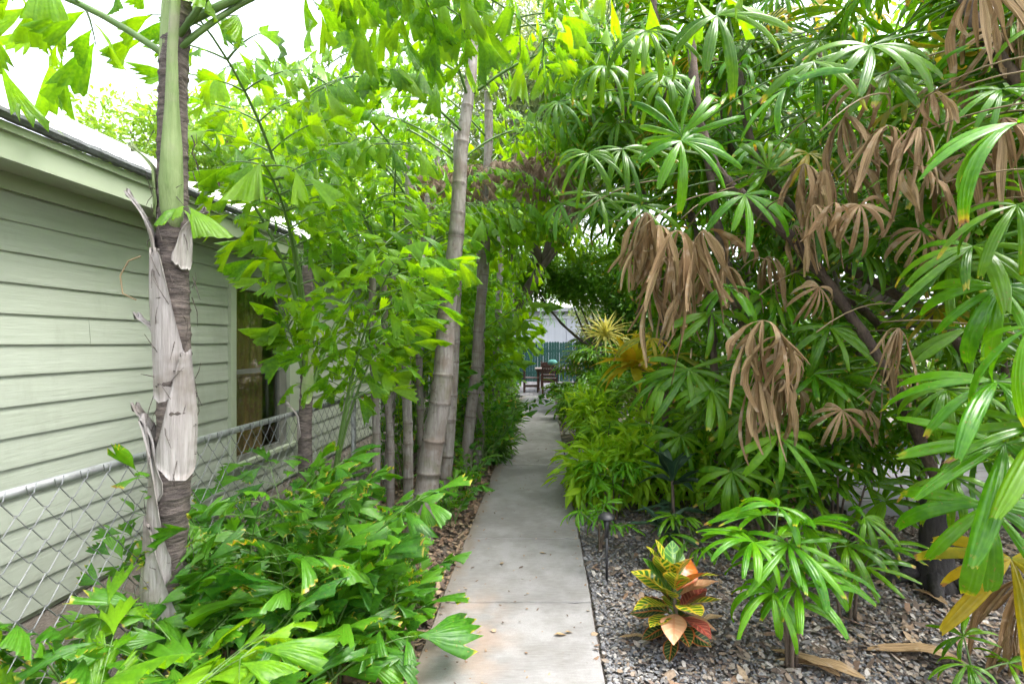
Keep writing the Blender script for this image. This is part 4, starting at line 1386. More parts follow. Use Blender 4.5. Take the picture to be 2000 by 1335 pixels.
lady('lady palm rising between the skirted palm and the path palm',
     [at(1400, 1000, 4.75), at(1400, 800, 4.75), at(1380, 560, 4.7), at(1330, 330, 4.6), at(1290, 120, 4.5), at(1270, -80, 4.5)], .035, .028, 8)
lady('lady palm deep inside the thicket behind the crossing canes',
     [at(1700, 960, 5.6), at(1680, 700, 5.6), at(1640, 400, 5.6), at(1600, 100, 5.6), at(1590, -150, 5.6)], .04, .03, 9)
lady('lady palm behind the foreground fans at the right edge',
     [at(1980, 960, 5.2), at(1960, 700, 5.2), at(1900, 400, 5.1), at(1850, 120, 5.0), at(1830, -160, 5.0)], .04, .03, 10)
lady('lady palm in the back of the thicket near the side path',
     [at(1480, 930, 6.4), at(1470, 700, 6.4), at(1450, 420, 6.4), at(1420, 150, 6.3), at(1400, -60, 6.3)], .04, .03, 11)
lady('lady palm behind the path palm where the walk bends out of sight',
     [at(1260, 890, 7.4), at(1255, 700, 7.4), at(1240, 480, 7.3), at(1220, 280, 7.2), at(1200, 100, 7.2)], .035, .028, 12)

CAM0 = Vector((0, 0, EYE))


def nearest_cane(p, only=None):
    best = None
    for ci, (t, b, pts) in enumerate(CANES):
        if only is not None and ci != only: continue
        for i in range(4, 31):
            q = poly_at(pts, i / 30)
            d = (q - p).length + (0.35 * max(0, q.z - p.z + 0.05))
            if best is None or d < best[0]: best = (d, ci, q)
    return best


def add_fan(hub, ydir, up, size, mat='fan', tp=None, k=None, cane=None, kind=None, r=rng):
    tp = tp or FAN
    d, ci, q = nearest_cane(hub, cane)
    t, b, pts = CANES[ci]
    k = r.randrange(len(tp)) if k is None else k
    nm = 'fan' if tp is FAN else 'fanw'
    o = link('leaf', lib(nm, tp, k, mat), t, None, Matrix.Translation(-b) @ frame(hub, ydir, up, size))
    petiole(q, hub, .0065, .0045, 0.10 * (hub - q).length, 'petiole', 'petiole', o, Vector((0, 0, 0)))
    # petiole verts are in world space: undo the leaf's own transform
    pe = o.children[-1]
    pe.matrix_basis = (Matrix.Translation(b) @ o.matrix_basis).inverted()
    return o


def add_dead(hub, size, r=rng, cane=None, k=None):
    d, ci, q = nearest_cane(hub, cane)
    t, b, pts = CANES[ci]
    k = r.randrange(len(DEAD)) if k is None else k
    if r.random() < .28:                     # a withered fan that has kept its spread
        kk = r.choice((3, 6, 7))
        o = link('dead_leaf', lib('dryfan', FAN, kk, 'dry'), t, None, Matrix.Translation(-b) @ frame(hub, Vector((r.uniform(-.5, .5), -.5, -.7)), Vector((0, -.8, .6)) + rv(r) * .2, size * .85, r.uniform(.7, .95)))
        if d < 1.6:
            petiole(q, hub, .005, .004, 0.12, 'petiole', 'petiole_dry', o, Vector((0, 0, 0)))
            o.children[-1].matrix_basis = (Matrix.Translation(b) @ o.matrix_basis).inverted()
        return o
    mm = Matrix.Translation(-b) @ Matrix.Translation(hub) @ Matrix.Rotation(r.uniform(0, 6.28), 4, 'Z') @ Matrix.Rotation(r.uniform(-.35, .35), 4, 'X') @ Matrix.Rotation(r.uniform(-.2, .2), 4, 'Y') @ Matrix.Diagonal((size * r.uniform(.75, 1.25), size * r.uniform(.75, 1.25), size * r.uniform(.8, 1.1), 1))
    o = link('dead_leaf', lib('deadfan', DEAD, k, 'dry'), t, None, mm)
    if d < 1.6:
        petiole(q, hub, .005, .004, 0.12, 'petiole', 'petiole_dry', o, Vector((0, 0, 0)))
        o.children[-1].matrix_basis = (Matrix.Translation(b) @ o.matrix_basis).inverted()
    return o


rf_ = random.Random(23)
# --- hero fans: (px, py, Y, pointing (dx,dz) in the picture, size, matname, broad)
HERO = [(1948, 745, 2.25, (-.75, -.5), .50, 'fan_fresh', 1), (1962, 865, 2.15, (-.35, -.95), .50, 'fan_fresh', 1), (1988, 240, 2.3, (-.7, -.6), .50, 'fan_fresh', 1),
        (1930, 985, 2.2, (-.2, -1), .46, 'fan_fresh', 1), (1900, 480, 2.6, (-.55, -.85), .42, 'fan', 1), (1955, 560, 2.5, (-.3, -1), .45, 'fan_fresh', 1), (2010, 640, 2.1, (-.4, -.9), .45, 'fan_fresh', 1),
        (1985, 400, 2.4, (-.5, -.8), .44, 'fan', 1), (1975, 1090, 2.3, (-.35, -.95), .42, 'fan_yellow', 1), (2040, 830, 2.1, (-.6, -.8), .46, 'fan', 1),
        (1330, 275, 3.1, (.15, -1), .40, 'fan_fresh', 1), (1330, 265, 3.15, (.1, .9), .42, 'fan_fresh', 0), (1150, 300, 3.6, (-.1, -1), .40, 'fan', 0), (1215, 290, 3.7, (.1, -1), .42, 'fan', 0),
        (1265, 60, 3.0, (.0, -1), .42, 'fan', 0), (1400, 30, 2.7, (.25, -.9), .40, 'fan', 1), (1540, 170, 3.2, (-.5, -.8), .38, 'fan_fresh', 1), (1500, 330, 3.3, (-.4, .6), .36, 'fan', 0),
        (1455, 380, 3.3, (.3, -.9), .36, 'fan_fresh', 1), (1180, 130, 3.3, (-.6, -.8), .40, 'fan', 0), (1590, 120, 3.2, (.1, -1), .46, 'fan', 1), (1700, 90, 3.2, (.1, -1), .46, 'fan', 1),
        (1735, 140, 3.3, (.3, -1), .42, 'fan', 1), (1775, 200, 3.4, (-.6, -.6), .36, 'fan_yellow', 0), (1680, 260, 3.6, (-.4, -.9), .36, 'fan', 0), (1715, 440, 3.6, (.05, 1), .28, 'fan_fresh', 0),
        (1720, 460, 3.5, (.1, -1), .30, 'fan', 1), (1345, 720, 3.8, (-.1, -1), .42, 'fan', 1), (1390, 610, 3.6, (.1, -1), .42, 'fan', 1), (1300, 740, 3.9, (-.8, -.6), .42, 'fan', 1), (1390, 760, 3.7, (.35, -.9), .38, 'fan', 1),
        (1520, 850, 3.4, (.15, -1), .38, 'fan_lime', 1), (1430, 920, 3.6, (-.1, -1), .38, 'fan', 1), (1620, 640, 3.6, (-.3, -.9), .36, 'fan', 1), (1590, 730, 3.7, (.8, -.4), .34, 'fan_fresh', 1),
        (1420, 560, 3.6, (.7, -.5), .34, 'fan_fresh', 1), (1850, 520, 3.2, (-.3, -.9), .36, 'fan', 1), (1890, 640, 3.0, (-.2, -1), .36, 'fan', 1), (1270, 660, 4.3, (-.8, -.3), .34, 'fan_yellow', 0),
        (1500, 700, 3.8, (-.2, -1), .34, 'fan', 1), (1580, 300, 3.6, (.1, -1), .34, 'fan_yellow', 0), (1860, 930, 2.9, (-.6, -.7), .36, 'fan', 1), (1460, 800, 3.9, (.2, -1), .38, 'fan', 1), (1330, 850, 4.2, (-.1, -1), .36, 'fan', 1),
        (1850, 760, 2.9, (-.4, -.8), .36, 'fan', 1), (1300, 150, 3.4, (-.3, -.9), .40, 'fan', 0), (1090, 200, 4.2, (-.3, -1), .40, 'fan', 0), (1170, 380, 4.0, (.1, -1), .38, 'fan', 0), (1250, 400, 3.9, (0, -1), .38, 'fan', 0)]
for (px, py, Y, d2, sz, mt, br) in HERO:
    hub = at(px, py, Y)
    tow = (CAM0 - hub).normalized()
    yd = Vector((d2[0], rf_.uniform(-.6, -.3), d2[1] * .5))
    up = tow * .45 + Vector((0, 0, 1)) + rv(rf_) * .15
    if d2[1] > .5: yd = Vector((d2[0], -.15, d2[1])); up = tow + Vector((0, 0, .3))
    add_fan(hub, yd, up, sz * 1.12, mt, FANW if br else FAN, r=rf_)

# --- the mass of fans
def front(px):
    return 4.9 - 2.0 * max(0, min(1, (px - 1150) / 800))


cnt = 0
while cnt < 840:
    px, py = rf_.uniform(1090, 2350), rf_.uniform(-330, 900)
    low = 300 + 620 * min(1, max(0, (px - 1120) / 260))
    if py > low: continue
    if px > 1560 and py > 520 and rf_.random() < .55: continue
    Y = front(px) + rf_.random() ** 1.1 * 2.6
    hub = at(px, py, Y)
    if hub.z < 0.55 or hub.z > 5.0: continue
    d, ci, q = nearest_cane(hub)
    if d > 1.35: continue
    out = hub - q
    yd = out.normalized() * .6 + Vector((rf_.uniform(-.4, .3), rf_.uniform(-.6, .1), -.45)) + rv(rf_) * .22
    up = Vector((0, 0, 1)) + out.normalized() * .25 + Vector((-.05, -.22, 0)) + rv(rf_) * .28
    roll = rf_.random()
    mt = 'fan_yellow' if roll < .06 else ('fan_fresh' if roll < .38 else ('fan_lime' if roll < .46 else 'fan'))
    add_fan(hub, yd, up, rf_.uniform(.34, .52), mt, FANW if rf_.random() < .22 else FAN, r=rf_)
    cnt += 1

cnt = 0
while cnt < 130:
    px, py = rf_.uniform(1080, 1560), rf_.uniform(-160, 400)
    Y = rf_.uniform(4.4, 6.8)
    hub = at(px, py, Y)
    d, ci, q = nearest_cane(hub)
    if d > 1.5 or hub.z > 5.6: continue
    out = hub - q
    yd = out.normalized() * .6 + Vector((rf_.uniform(-.4, .3), rf_.uniform(-.6, .1), -.5)) + rv(rf_) * .22
    add_fan(hub, yd, Vector((0, -.2, 1)) + rv(rf_) * .28, rf_.uniform(.38, .55), rf_.choice(('fan', 'fan', 'fan_fresh')), FAN, r=rf_)
    cnt += 1

# --- dead leaves
DEADS = [(1262, 415, 3.6, .48), (1285, 440, 3.65, .55), (1325, 450, 3.5, .62), (1372, 450, 3.45, .55), (1350, 470, 3.6, .60), (1310, 500, 3.6, .58), (1245, 470, 3.75, .45),
         (1490, 625, 3.2, .50), (1520, 655, 3.25, .55), (1470, 650, 3.35, .45), (1550, 690, 3.3, .42), (1500, 500, 3.9, .38), (1450, 460, 4.0, .38), (1630, 395, 3.5, .34), (1645, 800, 3.4, .36), (1690, 800, 3.6, .34),
         (1570, 320, 3.9, .40), (1610, 330, 3.8, .36), (1735, 245, 3.6, .46), (1710, 270, 3.7, .40), (1795, 250, 3.5, .42), (1830, 330, 3.7, .42), (1860, 420, 3.6, .40), (1755, 640, 3.5, .34), (1740, 700, 3.7, .38),
         (1915, -30, 2.9, .50), (1950, 60, 3.1, .42), (1990, 20, 3.1, .45), (1510, 880, 4.2, .50), (1480, 930, 4.3, .42), (1530, 930, 4.25, .42), (1990, 1200, 2.4, .34), (2010, 1130, 2.4, .40), (1975, 1240, 2.42, .26),
         (1960, 230, 3.4, .5), (1700, 160, 3.8, .4), (1770, 330, 3.5, .45), (1650, 230, 3.9, .4), (1820, 180, 3.5, .42), (1590, 400, 3.7, .4), (1680, 400, 3.6, .4), (1950, 330, 3.2, .45), (1550, 440, 3.8, .36), (1800, 450, 3.7, .4), (1420, 520, 3.7, .45), (1600, 560, 3.9, .36), (1880, 160, 3.3, .5), (1340, 560, 3.55, .5), (1275, 560, 3.7, .45), (1530, 740, 3.3, .45), (1480, 740, 3.4, .45), (1670, 330, 4.0, .36), (1380, 530, 4.0, .40), (1560, 760, 3.9, .36), (1900, 300, 3.6, .4)]
for px, py, Y, s in DEADS:
    add_dead(at(px, py, Y - (.55 if px > 1550 and py < 700 and Y > 3.3 else 0)), s * 1.12, rf_)

# --- low lady palms in the gravel
def low_lady(label, base, stems, mat='fan_fresh', size=.27, seed=0, tp=FANW, bare=0.4):
    r = random.Random(seed)
    b = Vector(base); b.z = 0
    t = thing('young_lady_palm', label, 'young palm', b, 'young lady palms in the right bed')
    for (dx, dy, h, nl) in stems:
        top = b + Vector((dx, dy, h))
        pts = [b + Vector((dx * .25, dy * .25, -.02)), b + Vector((dx * .4, dy * .4, h * .4)), b + Vector((dx * .8, dy * .8, h * .75)), top]
        m = MB(); m.tube([poly_at(pts, i / 12) for i in range(13)], [.011 - .004 * i / 12 for i in range(13)], 6)
        m.build('stem', M['twig'], t, b, True)
        a0 = r.uniform(0, 6.28)
        for k in range(nl):
            a = a0 + 2.4 * k
            el = r.uniform(.1, .75) if k else 1.2
            q = poly_at(pts, r.uniform(bare + .2, 1.0))
            hub = q + Vector((math.cos(a) * math.cos(el), math.sin(a) * math.cos(el), math.sin(el))) * r.uniform(.10, .20)
            yd = Vector((math.cos(a), math.sin(a), r.uniform(-.25, .35)))
            o = link('leaf', lib('fanw' if tp is FANW else 'fan', tp, r.randrange(len(tp)), mat), t, None, Matrix.Translation(-b) @ frame(hub, yd, Vector((0, 0, 1)) + rv(r) * .25, size * r.uniform(.8, 1.15)))
            petiole(q, hub, .005, .0035, .02, 'petiole', 'petiole', o, Vector((0, 0, 0)), 4)
            o.children[-1].matrix_basis = (Matrix.Translation(b) @ o.matrix_basis).inverted()


low_lady('bright green young lady palm at the front right of the croton', (1.22, 2.52, 0), [(-.08, .02, .62, 4), (.02, .10, .60, 3), (-.03, -.06, .36, 3), (.10, .05, .45, 2)], 'fan_fresh', .31, 1)
low_lady('darker young lady palm behind the bright one in front', (1.75, 2.95, 0), [(.05, .0, .50, 3), (-.15, .05, .42, 3), (.2, .1, .40, 2)], 'fan', .32, 2)
low_lady('small seedling palm on the mulch at the lower right', (1.92, 2.30, 0), [(0, 0, .14, 3)], 'fan', .20, 3)
low_lady('shaded young lady palm before the grey side deck', (2.15, 3.75, 0), [(.0, .0, .62, 4), (-.2, .1, .5, 4), (.2, 0, .55, 3)], 'fan', .33, 4)
low_lady('dark young lady palm in the shade beneath the skirted palm', (1.75, 4.0, 0), [(0, 0, .55, 4), (.15, .1, .65, 4), (-.2, 0, .45, 3)], 'fan', .33, 5)
low_lady('lime green young lady palm in front of the side path', (0.72, 5.75, 0), [(.0, .0, .60, 5), (-.12, .1, .55, 5), (.15, 0, .62, 4), (.3, .1, .5, 4)], 'fan_lime', .30, 6)
low_lady('small lady palm beside the path light', (0.62, 4.6, 0), [(.0, .0, .42, 5), (-.1, .05, .36, 4), (.12, .1, .40, 4)], 'fan_fresh', .24, 7)
low_lady('bright lime lady palm beyond the side path', (0.95, 8.7, 0), [(.0, .0, .85, 6), (.25, .1, .95, 6), (-.2, 0, .8, 5), (.4, .2, .75, 5)], 'fan_lime', .42, 8, FAN)
low_lady('dark green small palm jutting over the far path edge', (0.42, 11.6, 0), [(-.05, .0, .62, 6), (.15, .1, .6, 5), (.05, -.1, .45, 5)], 'fan', .42, 9, FAN)
low_lady('tall shaded palm bush below the yellow rosette', (1.35, 11.2, 0), [(-.2, .0, 1.45, 9), (.1, .1, 1.2, 8), (-.35, 0, 1.0, 7), (.4, .1, 1.5, 8), (0, -.1, .7, 7), (-.45, .1, 1.3, 7)], 'fan', .48, 10, FAN)
low_lady('shaded palm bush at the right of the dining table', (1.0, 14.0, 0), [(-.1, .0, 1.3, 8), (.2, .1, 1.7, 8), (-.35, 0, 1.0, 7), (.4, .1, 1.2, 7)], 'fan', .5, 11, FAN)
low_lady('leafy young palm right before the deck edge', (2.45, 4.35, 0), [(.0, .0, .8, 5), (-.2, .1, .7, 5), (.25, 0, .75, 5)], 'fan', .36, 15)
low_lady('young palm screening the deck near the stump', (3.1, 4.2, 0), [(.0, .0, .85, 5), (-.2, .1, .65, 5), (.25, 0, .95, 5)], 'fan_fresh', .36, 16)
low_lady('mid green young lady palm right of the path light', (0.95, 3.55, 0), [(.0, .0, .26, 4), (.1, .05, .20, 3)], 'fan', .22, 12)
low_lady('green lady palm right of the lime one before the side path', (1.35, 5.3, 0), [(.0, .0, .7, 5), (.2, .1, .62, 4), (-.2, 0, .6, 4)], 'fan_fresh', .32, 13)
low_lady('leafy seedlings at the gravel edge by the path light', (0.42, 3.9, 0), [(.0, .0, .22, 4), (.06, .1, .16, 3)], 'fan_fresh', .17, 14)


# ---- rosettes
def rosette(plant, b, c, n, tp, mat, size, el0, el1, seed, kind, lname='leaf'):
    r = random.Random(seed)
    for k in range(n):
        f = (k + .5) / n
        a = 2.39996 * k + r.uniform(-.2, .2)
        el = el1 + (el0 - el1) * f + r.uniform(-.12, .12)
        d = Vector((math.cos(a) * math.cos(el), math.sin(a) * math.cos(el), math.sin(el)))
        pos = Vector(c) + d * .015 + Vector((0, 0, r.uniform(-.04, .04)))
        link(lname, lib(kind, tp, r.randrange(len(tp)), mat), plant, None, Matrix.Translation(-Vector(b)) @ frame(pos, d, Vector((0, 0, 1)) + d * -.1 + rv(r) * .1, size * r.uniform(.8, 1.15)))


b = Vector((1.78, 9.6, 0)); c = at(1183, 655, 9.6)
t = thing('dracaena', 'yellow striped spiky dracaena rosette on a bent bare stem', 'dracaena', b)
m = MB(); pp = [b, Vector((1.7, 9.6, .5)), Vector((1.6, 9.6, 1.15)), Vector((1.32, 9.6, 1.45)), c]
m.tube([poly_at(pp, i / 16) for i in range(17)], [.026 - .008 * i / 16 for i in range(17)], 7)
m.build('stem', M['bark'], t, b, True)
rosette(t, b, c, 64, STRAP, 'dracaena', .58, 1.35, -.35, 31, 'strap')
for k, (px, py, Y, s, lab, mt) in enumerate(((1235, 715, 6.6, .50, 'yellow and orange strap-leaved plant left of the hanging dead leaves', 'orange'), (1262, 790, 7.6, .45, 'reddish spiky bromeliad behind the lime palm', 'rose'))):
    c = at(px, py, Y); b = Vector((c.x + .1, c.y, 0))
    t = thing('strap_leaf_plant', lab, 'plant', b)
    m = MB(); m.tube([b, (b + c) / 2 + Vector((.04, 0, 0)), c], [.02, .018, .015], 6); m.build('stem', M['bark'], t, b, True)
    rosette(t, b, c, 38, STRAP if k else LANCE, mt, s, 1.3, -.3, 40 + k, 'strapx' if k else 'lancex')

# dark cordyline
b = Vector((1.0, 4.0, 0))
t = thing('cordyline', 'dark purple-green cordyline with broad drooping leaves in the gravel', 'cordyline', b)
m = MB(); m.tube([b, b + Vector((.01, 0, .25)), b + Vector((0, 0, .52))], [.016, .014, .011], 7); m.build('stem', M['twig'], t, b, True)
rosette(t, b, b + Vector((0, 0, .52)), 11, LANCE, 'cordyline', .36, 1.35, .1, 51, 'lance')
rosette(t, b, b + Vector((0, 0, .30)), 8, LANCE, 'cordyline', .30, .5, -.5, 52, 'lance')
b = Vector((0.86, 3.62, 0))
t = thing('cordyline', 'smaller dark cordyline between the path light and the croton', 'cordyline', b)
m = MB(); m.tube([b, b + Vector((.01, 0, .15)), b + Vector((0, 0, .26))], [.012, .011, .009], 7); m.build('stem', M['twig'], t, b, True)
rosette(t, b, b + Vector((0, 0, .26)), 11, LANCE, 'cordyline', .26, 1.2, -.2, 53, 'lance')

# croton
b = Vector((0.70, 2.68, 0))
t = thing('croton', 'small croton with yellow-veined green, orange and red leaves', 'croton', b)
m = MB(); m.tube([b, b + Vector((-.01, 0, .17)), b + Vector((-.03, 0, .36))], [.014, .012, .008], 7); m.build('stem', M['twig'], t, b, True)
rc = random.Random(61)
for i in range(36):
    f = i / 35
    h = .33 - .23 * f + rc.uniform(-.015, .015)
    el = R_(70 - 92 * f + rc.uniform(-14, 14))
    a = 2.39996 * i + .4
    q_ = rc.random()
    if f < .5: mt = 'croton_yellow' if q_ < .68 else ('croton_green' if q_ < .9 or f < .2 else 'croton_orange')
    elif f < .75: mt = 'croton_dark' if q_ < .55 else ('croton_yellow' if q_ < .8 else ('croton_peach' if q_ < .9 else 'croton_red'))
    else: mt = 'croton_dark' if q_ < .6 else 'croton_red'
    if .15 < f < .8 and math.cos(a) > .35 and q_ < .55: mt = rc.choice(('croton_orange', 'croton_peach', 'croton_red'))
    s = .15 + .085 * math.sin(math.pi * min(1, .25 + f * .8))
    d = Vector((math.cos(a) * math.cos(el), math.sin(a) * math.cos(el), math.sin(el)))
    pos = b + Vector((-.03 * h / .36, 0, h)) + d * .035
    up = Vector((0, 0, 1)) + rv(rc) * .22
    lo = link('leaf', lib('crot', CROT, i % 3, mt), t, None, Matrix.Translation(-b) @ frame(pos, d, up, s))
    petiole(pos - d * .035, pos + d * .004, .003, .003, 0, 'petiole', 'petiole', lo, Vector((0, 0, 0)), 2)
    lo.children[-1].matrix_basis = (Matrix.Translation(b) @ lo.matrix_basis).inverted()

# path light
b = Vector((0.417, 3.42, 0))
t = thing('path_light', 'small black mushroom-cap path light on a thin stake in the gravel', 'path light', b)
m = MB(); m.tube([(0, 0, -.03), (0, 0, .30)], .009, 8); m.build('stake', M['black'], t, None, True)
m = MB(); m.tube([(0, 0, .30), (0, 0, .345), (0, 0, .43)], [.012, .016, .021], 10); m.build('lamp_body', M['black'], t, None, True)
m = MB(); m.tube([(0, 0, .425), (0, 0, .432), (0, 0, .448), (0, 0, .460), (0, 0, .466)], [.058, .058, .045, .02, .006], 18); m.build('cap', M['black'], t, None, True)

# stump at right
b = Vector((2.55, 3.35, 0))
t = thing('tree_stump', 'dark mossy stump in the shade under the right palms', 'stump', b)
rs = random.Random(3)
m = MB(); m.tube([(0, 0, -.05), (0, 0, .06), (.01, 0, .2), (.02, .01, .42), (.02, .01, .62), (.02, .01, .66)], [.15, .12, .10, .09, .085, .06], 16, wob=.10, rs=rs); m.build('trunk', M['tree_base'], t, None, True)
for k in range(5):
    a = k * 1.25 + .4
    m = MB(); m.tube([(math.cos(a) * .1, math.sin(a) * .1, .1), (math.cos(a) * .22, math.sin(a) * .22, .03), (math.cos(a) * .34, math.sin(a) * .34, -.03)], [.05, .035, .015], 7); m.build('root', M['tree_base'], t, None, True)

# ================================================================== SHRUBS, HEDGES AND TREES
def cloud(r, blobs, n, tp, s0, s1, clump=0.22, per=26, shell=0.55, upb=0.8):
    """leaf clumps spread through ellipsoids -> list of (variant, matrix) and the clump centres"""
    out, cs = [], []
    wsum = sum(b_[3] for b_ in blobs)
    for (c, rad, _, w) in blobs:
        nn = int(n * w / wsum / per)
        for _ in range(nn):
            d = rv(r).normalized() * (r.uniform(shell, 1.0) ** .6)
            cc = Vector(c) + Vector((d.x * rad[0], d.y * rad[1], d.z * rad[2]))
            cs.append(cc)
            ax = d + Vector((0, 0, .2))
            k2 = int(per * r.uniform(.5, 1.5))
            sz = clump * r.uniform(.6, 1.3)
            for _ in range(k2):
                o = rv(r) * sz * .55
                dd = (o.normalized() * .8 + ax * .4 + rv(r) * .3 + Vector((0, 0, -.2)))
                out.append((r.randrange(len(tp)), frame(cc + o, dd, Vector((0, 0, upb)) + rv(r) * .5, r.uniform(s0, s1))))
    return out, cs


def bush(name, label, cat, base, blobs, n, tp, s0, s1, mat, seed, clump=.22, per=26, shell=.5, trunk=.05, nb=14, group=None, bark='bark'):
    r = random.Random(seed)
    b = Vector(base)
    t = thing(name, label, cat, b, group)
    bl = [(Vector(c), rad, 0, rad[0] * rad[1] * rad[2]) for c, rad in blobs]
    lst, cs = cloud(r, bl, n, tp, s0, s1, clump, per, shell)
    v, q, w = bake(tp, lst)
    cr = link('crown', np_mesh('crown', (v - np.array(b)[None], q, w), M[mat]), t)
    cr['kind'] = 'stuff'
    cen = sum((Vector(c) for c, _ in blobs), Vector()) / len(blobs)
    low = min(c.z - rad[2] for c, rad, _, _ in bl)
    fork = b + (Vector((cen.x, cen.y, max(low, b.z + .3))) - b) * .8
    m = MB(); tpth = [b + Vector((0, 0, -.05)), b + (fork - b) * .5 + Vector((r.uniform(-.05, .05), r.uniform(-.05, .05), 0)), fork]
    m.tube([poly_at(tpth, i / 8) for i in range(9)], [trunk * (1.25 - .55 * i / 8) for i in range(9)], 8, wob=.06, rs=r)
    tr = m.build('trunk', M[bark], t, b, True)
    for cc in r.sample(cs, min(nb, len(cs))):
        m = MB(); mid = (fork + cc) / 2 + Vector((0, 0, -.1 * (cc - fork).length)) + rv(r) * .05
        m.tube([poly_at([fork, mid, cc], i / 6) for i in range(7)], [trunk * .5 * (1 - .85 * i / 6) + .003 for i in range(7)], 5)
        m.build('limb', M[bark], tr, b, True)
    return t


# climbing leafy hedge at left edge of the far walk
for k, (x, y, h, lab) in enumerate(((-1.0, 7.2, 2.0, 'bright leafy vine shrub behind the pale ringed trunk'), (-.92, 8.9, 2.3, 'leafy vine shrub beside the mottled trunk'), (-.95, 10.4, 2.6, 'leafy shrub at the narrowing of the path on the left'),
                                    (-1.0, 12.2, 2.8, 'leafy shrub left of the patio deck edge'), (-1.35, 14.3, 3.0, 'farthest leafy shrub on the left before the green fence'))):
    bush('leafy_shrub', lab, 'shrub', (x, y, 0), [((x, y, h * .45), (.36, .75, h * .45)), ((x - .15, y, h * .95), (.45, .75, h * .35))], 3600, OVAL, .07, .13, 'vine', 200 + k, .16, 18, .45, .03, group='leafy shrubs along the left of the walk')
for k, (x, y, h, mt, lab) in enumerate(((.55, 4.95, .5, 'lime_shrub', 'small lime shrub at the gravel edge before the path light palm'), (1.0, 5.0, .62, 'lime_shrub', 'lime shrub behind the dark cordyline'), (1.55, 4.95, .6, 'lime_shrub', 'lime shrub right of the dark cordyline'), (.62, 5.55, .62, 'lime_shrub', 'yellow-green leafy shrub between the path and the side path'), (1.15, 6.1, .85, 'lime_shrub', 'bright leafy shrub in front of the side path'), (1.75, 5.7, .8, 'small', 'mid green leafy shrub right of the bright one'),
                                         (.75, 8.2, .75, 'lime_shrub', 'pale leafy shrub just past the side path'), (1.2, 9.6, 1.1, 'vine', 'bright leafy shrub under the yellow rosette'), (.6, 10.3, .7, 'small', 'small leafy shrub at the right edge of the far walk'), (2.4, 5.0, .6, 'darkleaf', 'dark low shrub before the side deck'))):
    bush('flower_bed_shrub', lab, 'shrub', (x, y, 0), [((x, y, h * .62), (.34, .30, h * .40))], 460, LANCE, .13, .22, mt, 260 + k, .15, 12, .35, .012, 9, 'leafy shrubs in the right bed', 'twig')
# low edging plants on the left of the walk
for k, (x, y, lab) in enumerate(((-.66, 7.0, 'low dark tuft at the path edge below the vine shrub'), (-.70, 8.6, 'low dark tuft at the path edge further along'), (-.70, 10.2, 'low dark tuft where the walk meets the far slab'))):
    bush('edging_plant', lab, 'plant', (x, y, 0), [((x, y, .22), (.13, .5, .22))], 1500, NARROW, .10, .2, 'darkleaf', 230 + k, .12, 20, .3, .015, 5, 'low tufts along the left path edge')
# overhead arch of small leaves over the far walk and to its right
bush('arching_tree', 'dense small-leaved tree arching over the far end of the path', 'tree', (3.6, 14.2, 0),
     [((1.6, 13.2, 3.3), (1.5, 1.3, .85)), ((0.3, 13.6, 3.25), (1.0, 1.0, .6)), ((2.6, 12.6, 2.6), (1.0, 1.0, 1.0)), ((-.6, 13.4, 3.5), (1.0, 1.0, .8))], 30000, TINY, .08, .15, 'small', 301, .24, 30, .2, .09, 9)
bush('silver_shrub', 'grey-green small-leaved shrub right of the white shutters', 'shrub', (1.6, 15.2, 0),
     [((1.7, 15, 2.4), (.9, .8, 1.1)), ((2.6, 14.4, 3.2), (1.2, .9, 1.0))], 7000, TINY, .08, .14, 'grey', 302, .2, 26, .4, .08, 20)
bush('feathery_tree', 'tall feathery grey-green tree above the middle of the path', 'tree', (-2.2, 12.5, 0),
     [((-.8, 11.5, 6.0), (2.2, 1.6, 1.6)), ((1.6, 11.8, 6.6), (2.2, 1.6, 1.8)), ((.4, 11.0, 7.6), (2.4, 1.8, 1.4)), ((0.6, 12.0, 5.0), (1.6, 1.2, .9))], 30000, NARROW, .16, .30, 'grey', 303, .34, 30, .15, .16, 14)
bush('lime_tree', 'pale yellow-green tree glowing behind the palm clump', 'tree', (-2.6, 11.0, 0),
     [((-2.4, 11.0, 4.0), (1.7, 1.2, 1.6)), ((-1.2, 11.5, 4.6), (1.4, 1.2, 1.2)), ((-3.4, 11.5, 3.2), (1.5, 1.2, 1.3)), ((-1.6, 11.6, 2.4), (1.0, .8, 1.2)), ((-2.8, 11.4, 1.6), (1.4, .8, 1.3))], 20000, OVAL, .11, .20, 'pale', 304, .26, 22, .2, .13, 14)
bush('roadside_tree', 'pale small-leaved tree rising behind the white house roof', 'tree', (-13.0, 17.5, 0),
     [((-13.6, 17.5, 8.0), (2.0, 2.0, 1.9)), ((-11.5, 17.5, 8.4), (2.0, 2.0, 1.6)), ((-10.0, 18.2, 8.2), (1.8, 1.8, 2.2)), ((-8.2, 18.5, 7.6), (2.0, 1.8, 2.0))], 15000, TINY, .16, .28, 'pale', 305, .42, 28, .3, .2, 30)
bush('yellowish_tree', 'yellow-green tree behind the crossing canes at the top right', 'tree', (4.6, 8.0, 0),
     [((3.6, 7.8, 4.6), (2.0, 1.2, 1.6)), ((6.0, 8.0, 4.8), (2.0, 1.3, 1.8)), ((2.2, 8.6, 5.4), (1.6, 1.2, 1.3)), ((8, 8.5, 4.5), (1.8, 1.3, 2.2))], 15000, OVAL, .13, .22, 'vine', 306, .30, 22, .3, .14, 26)
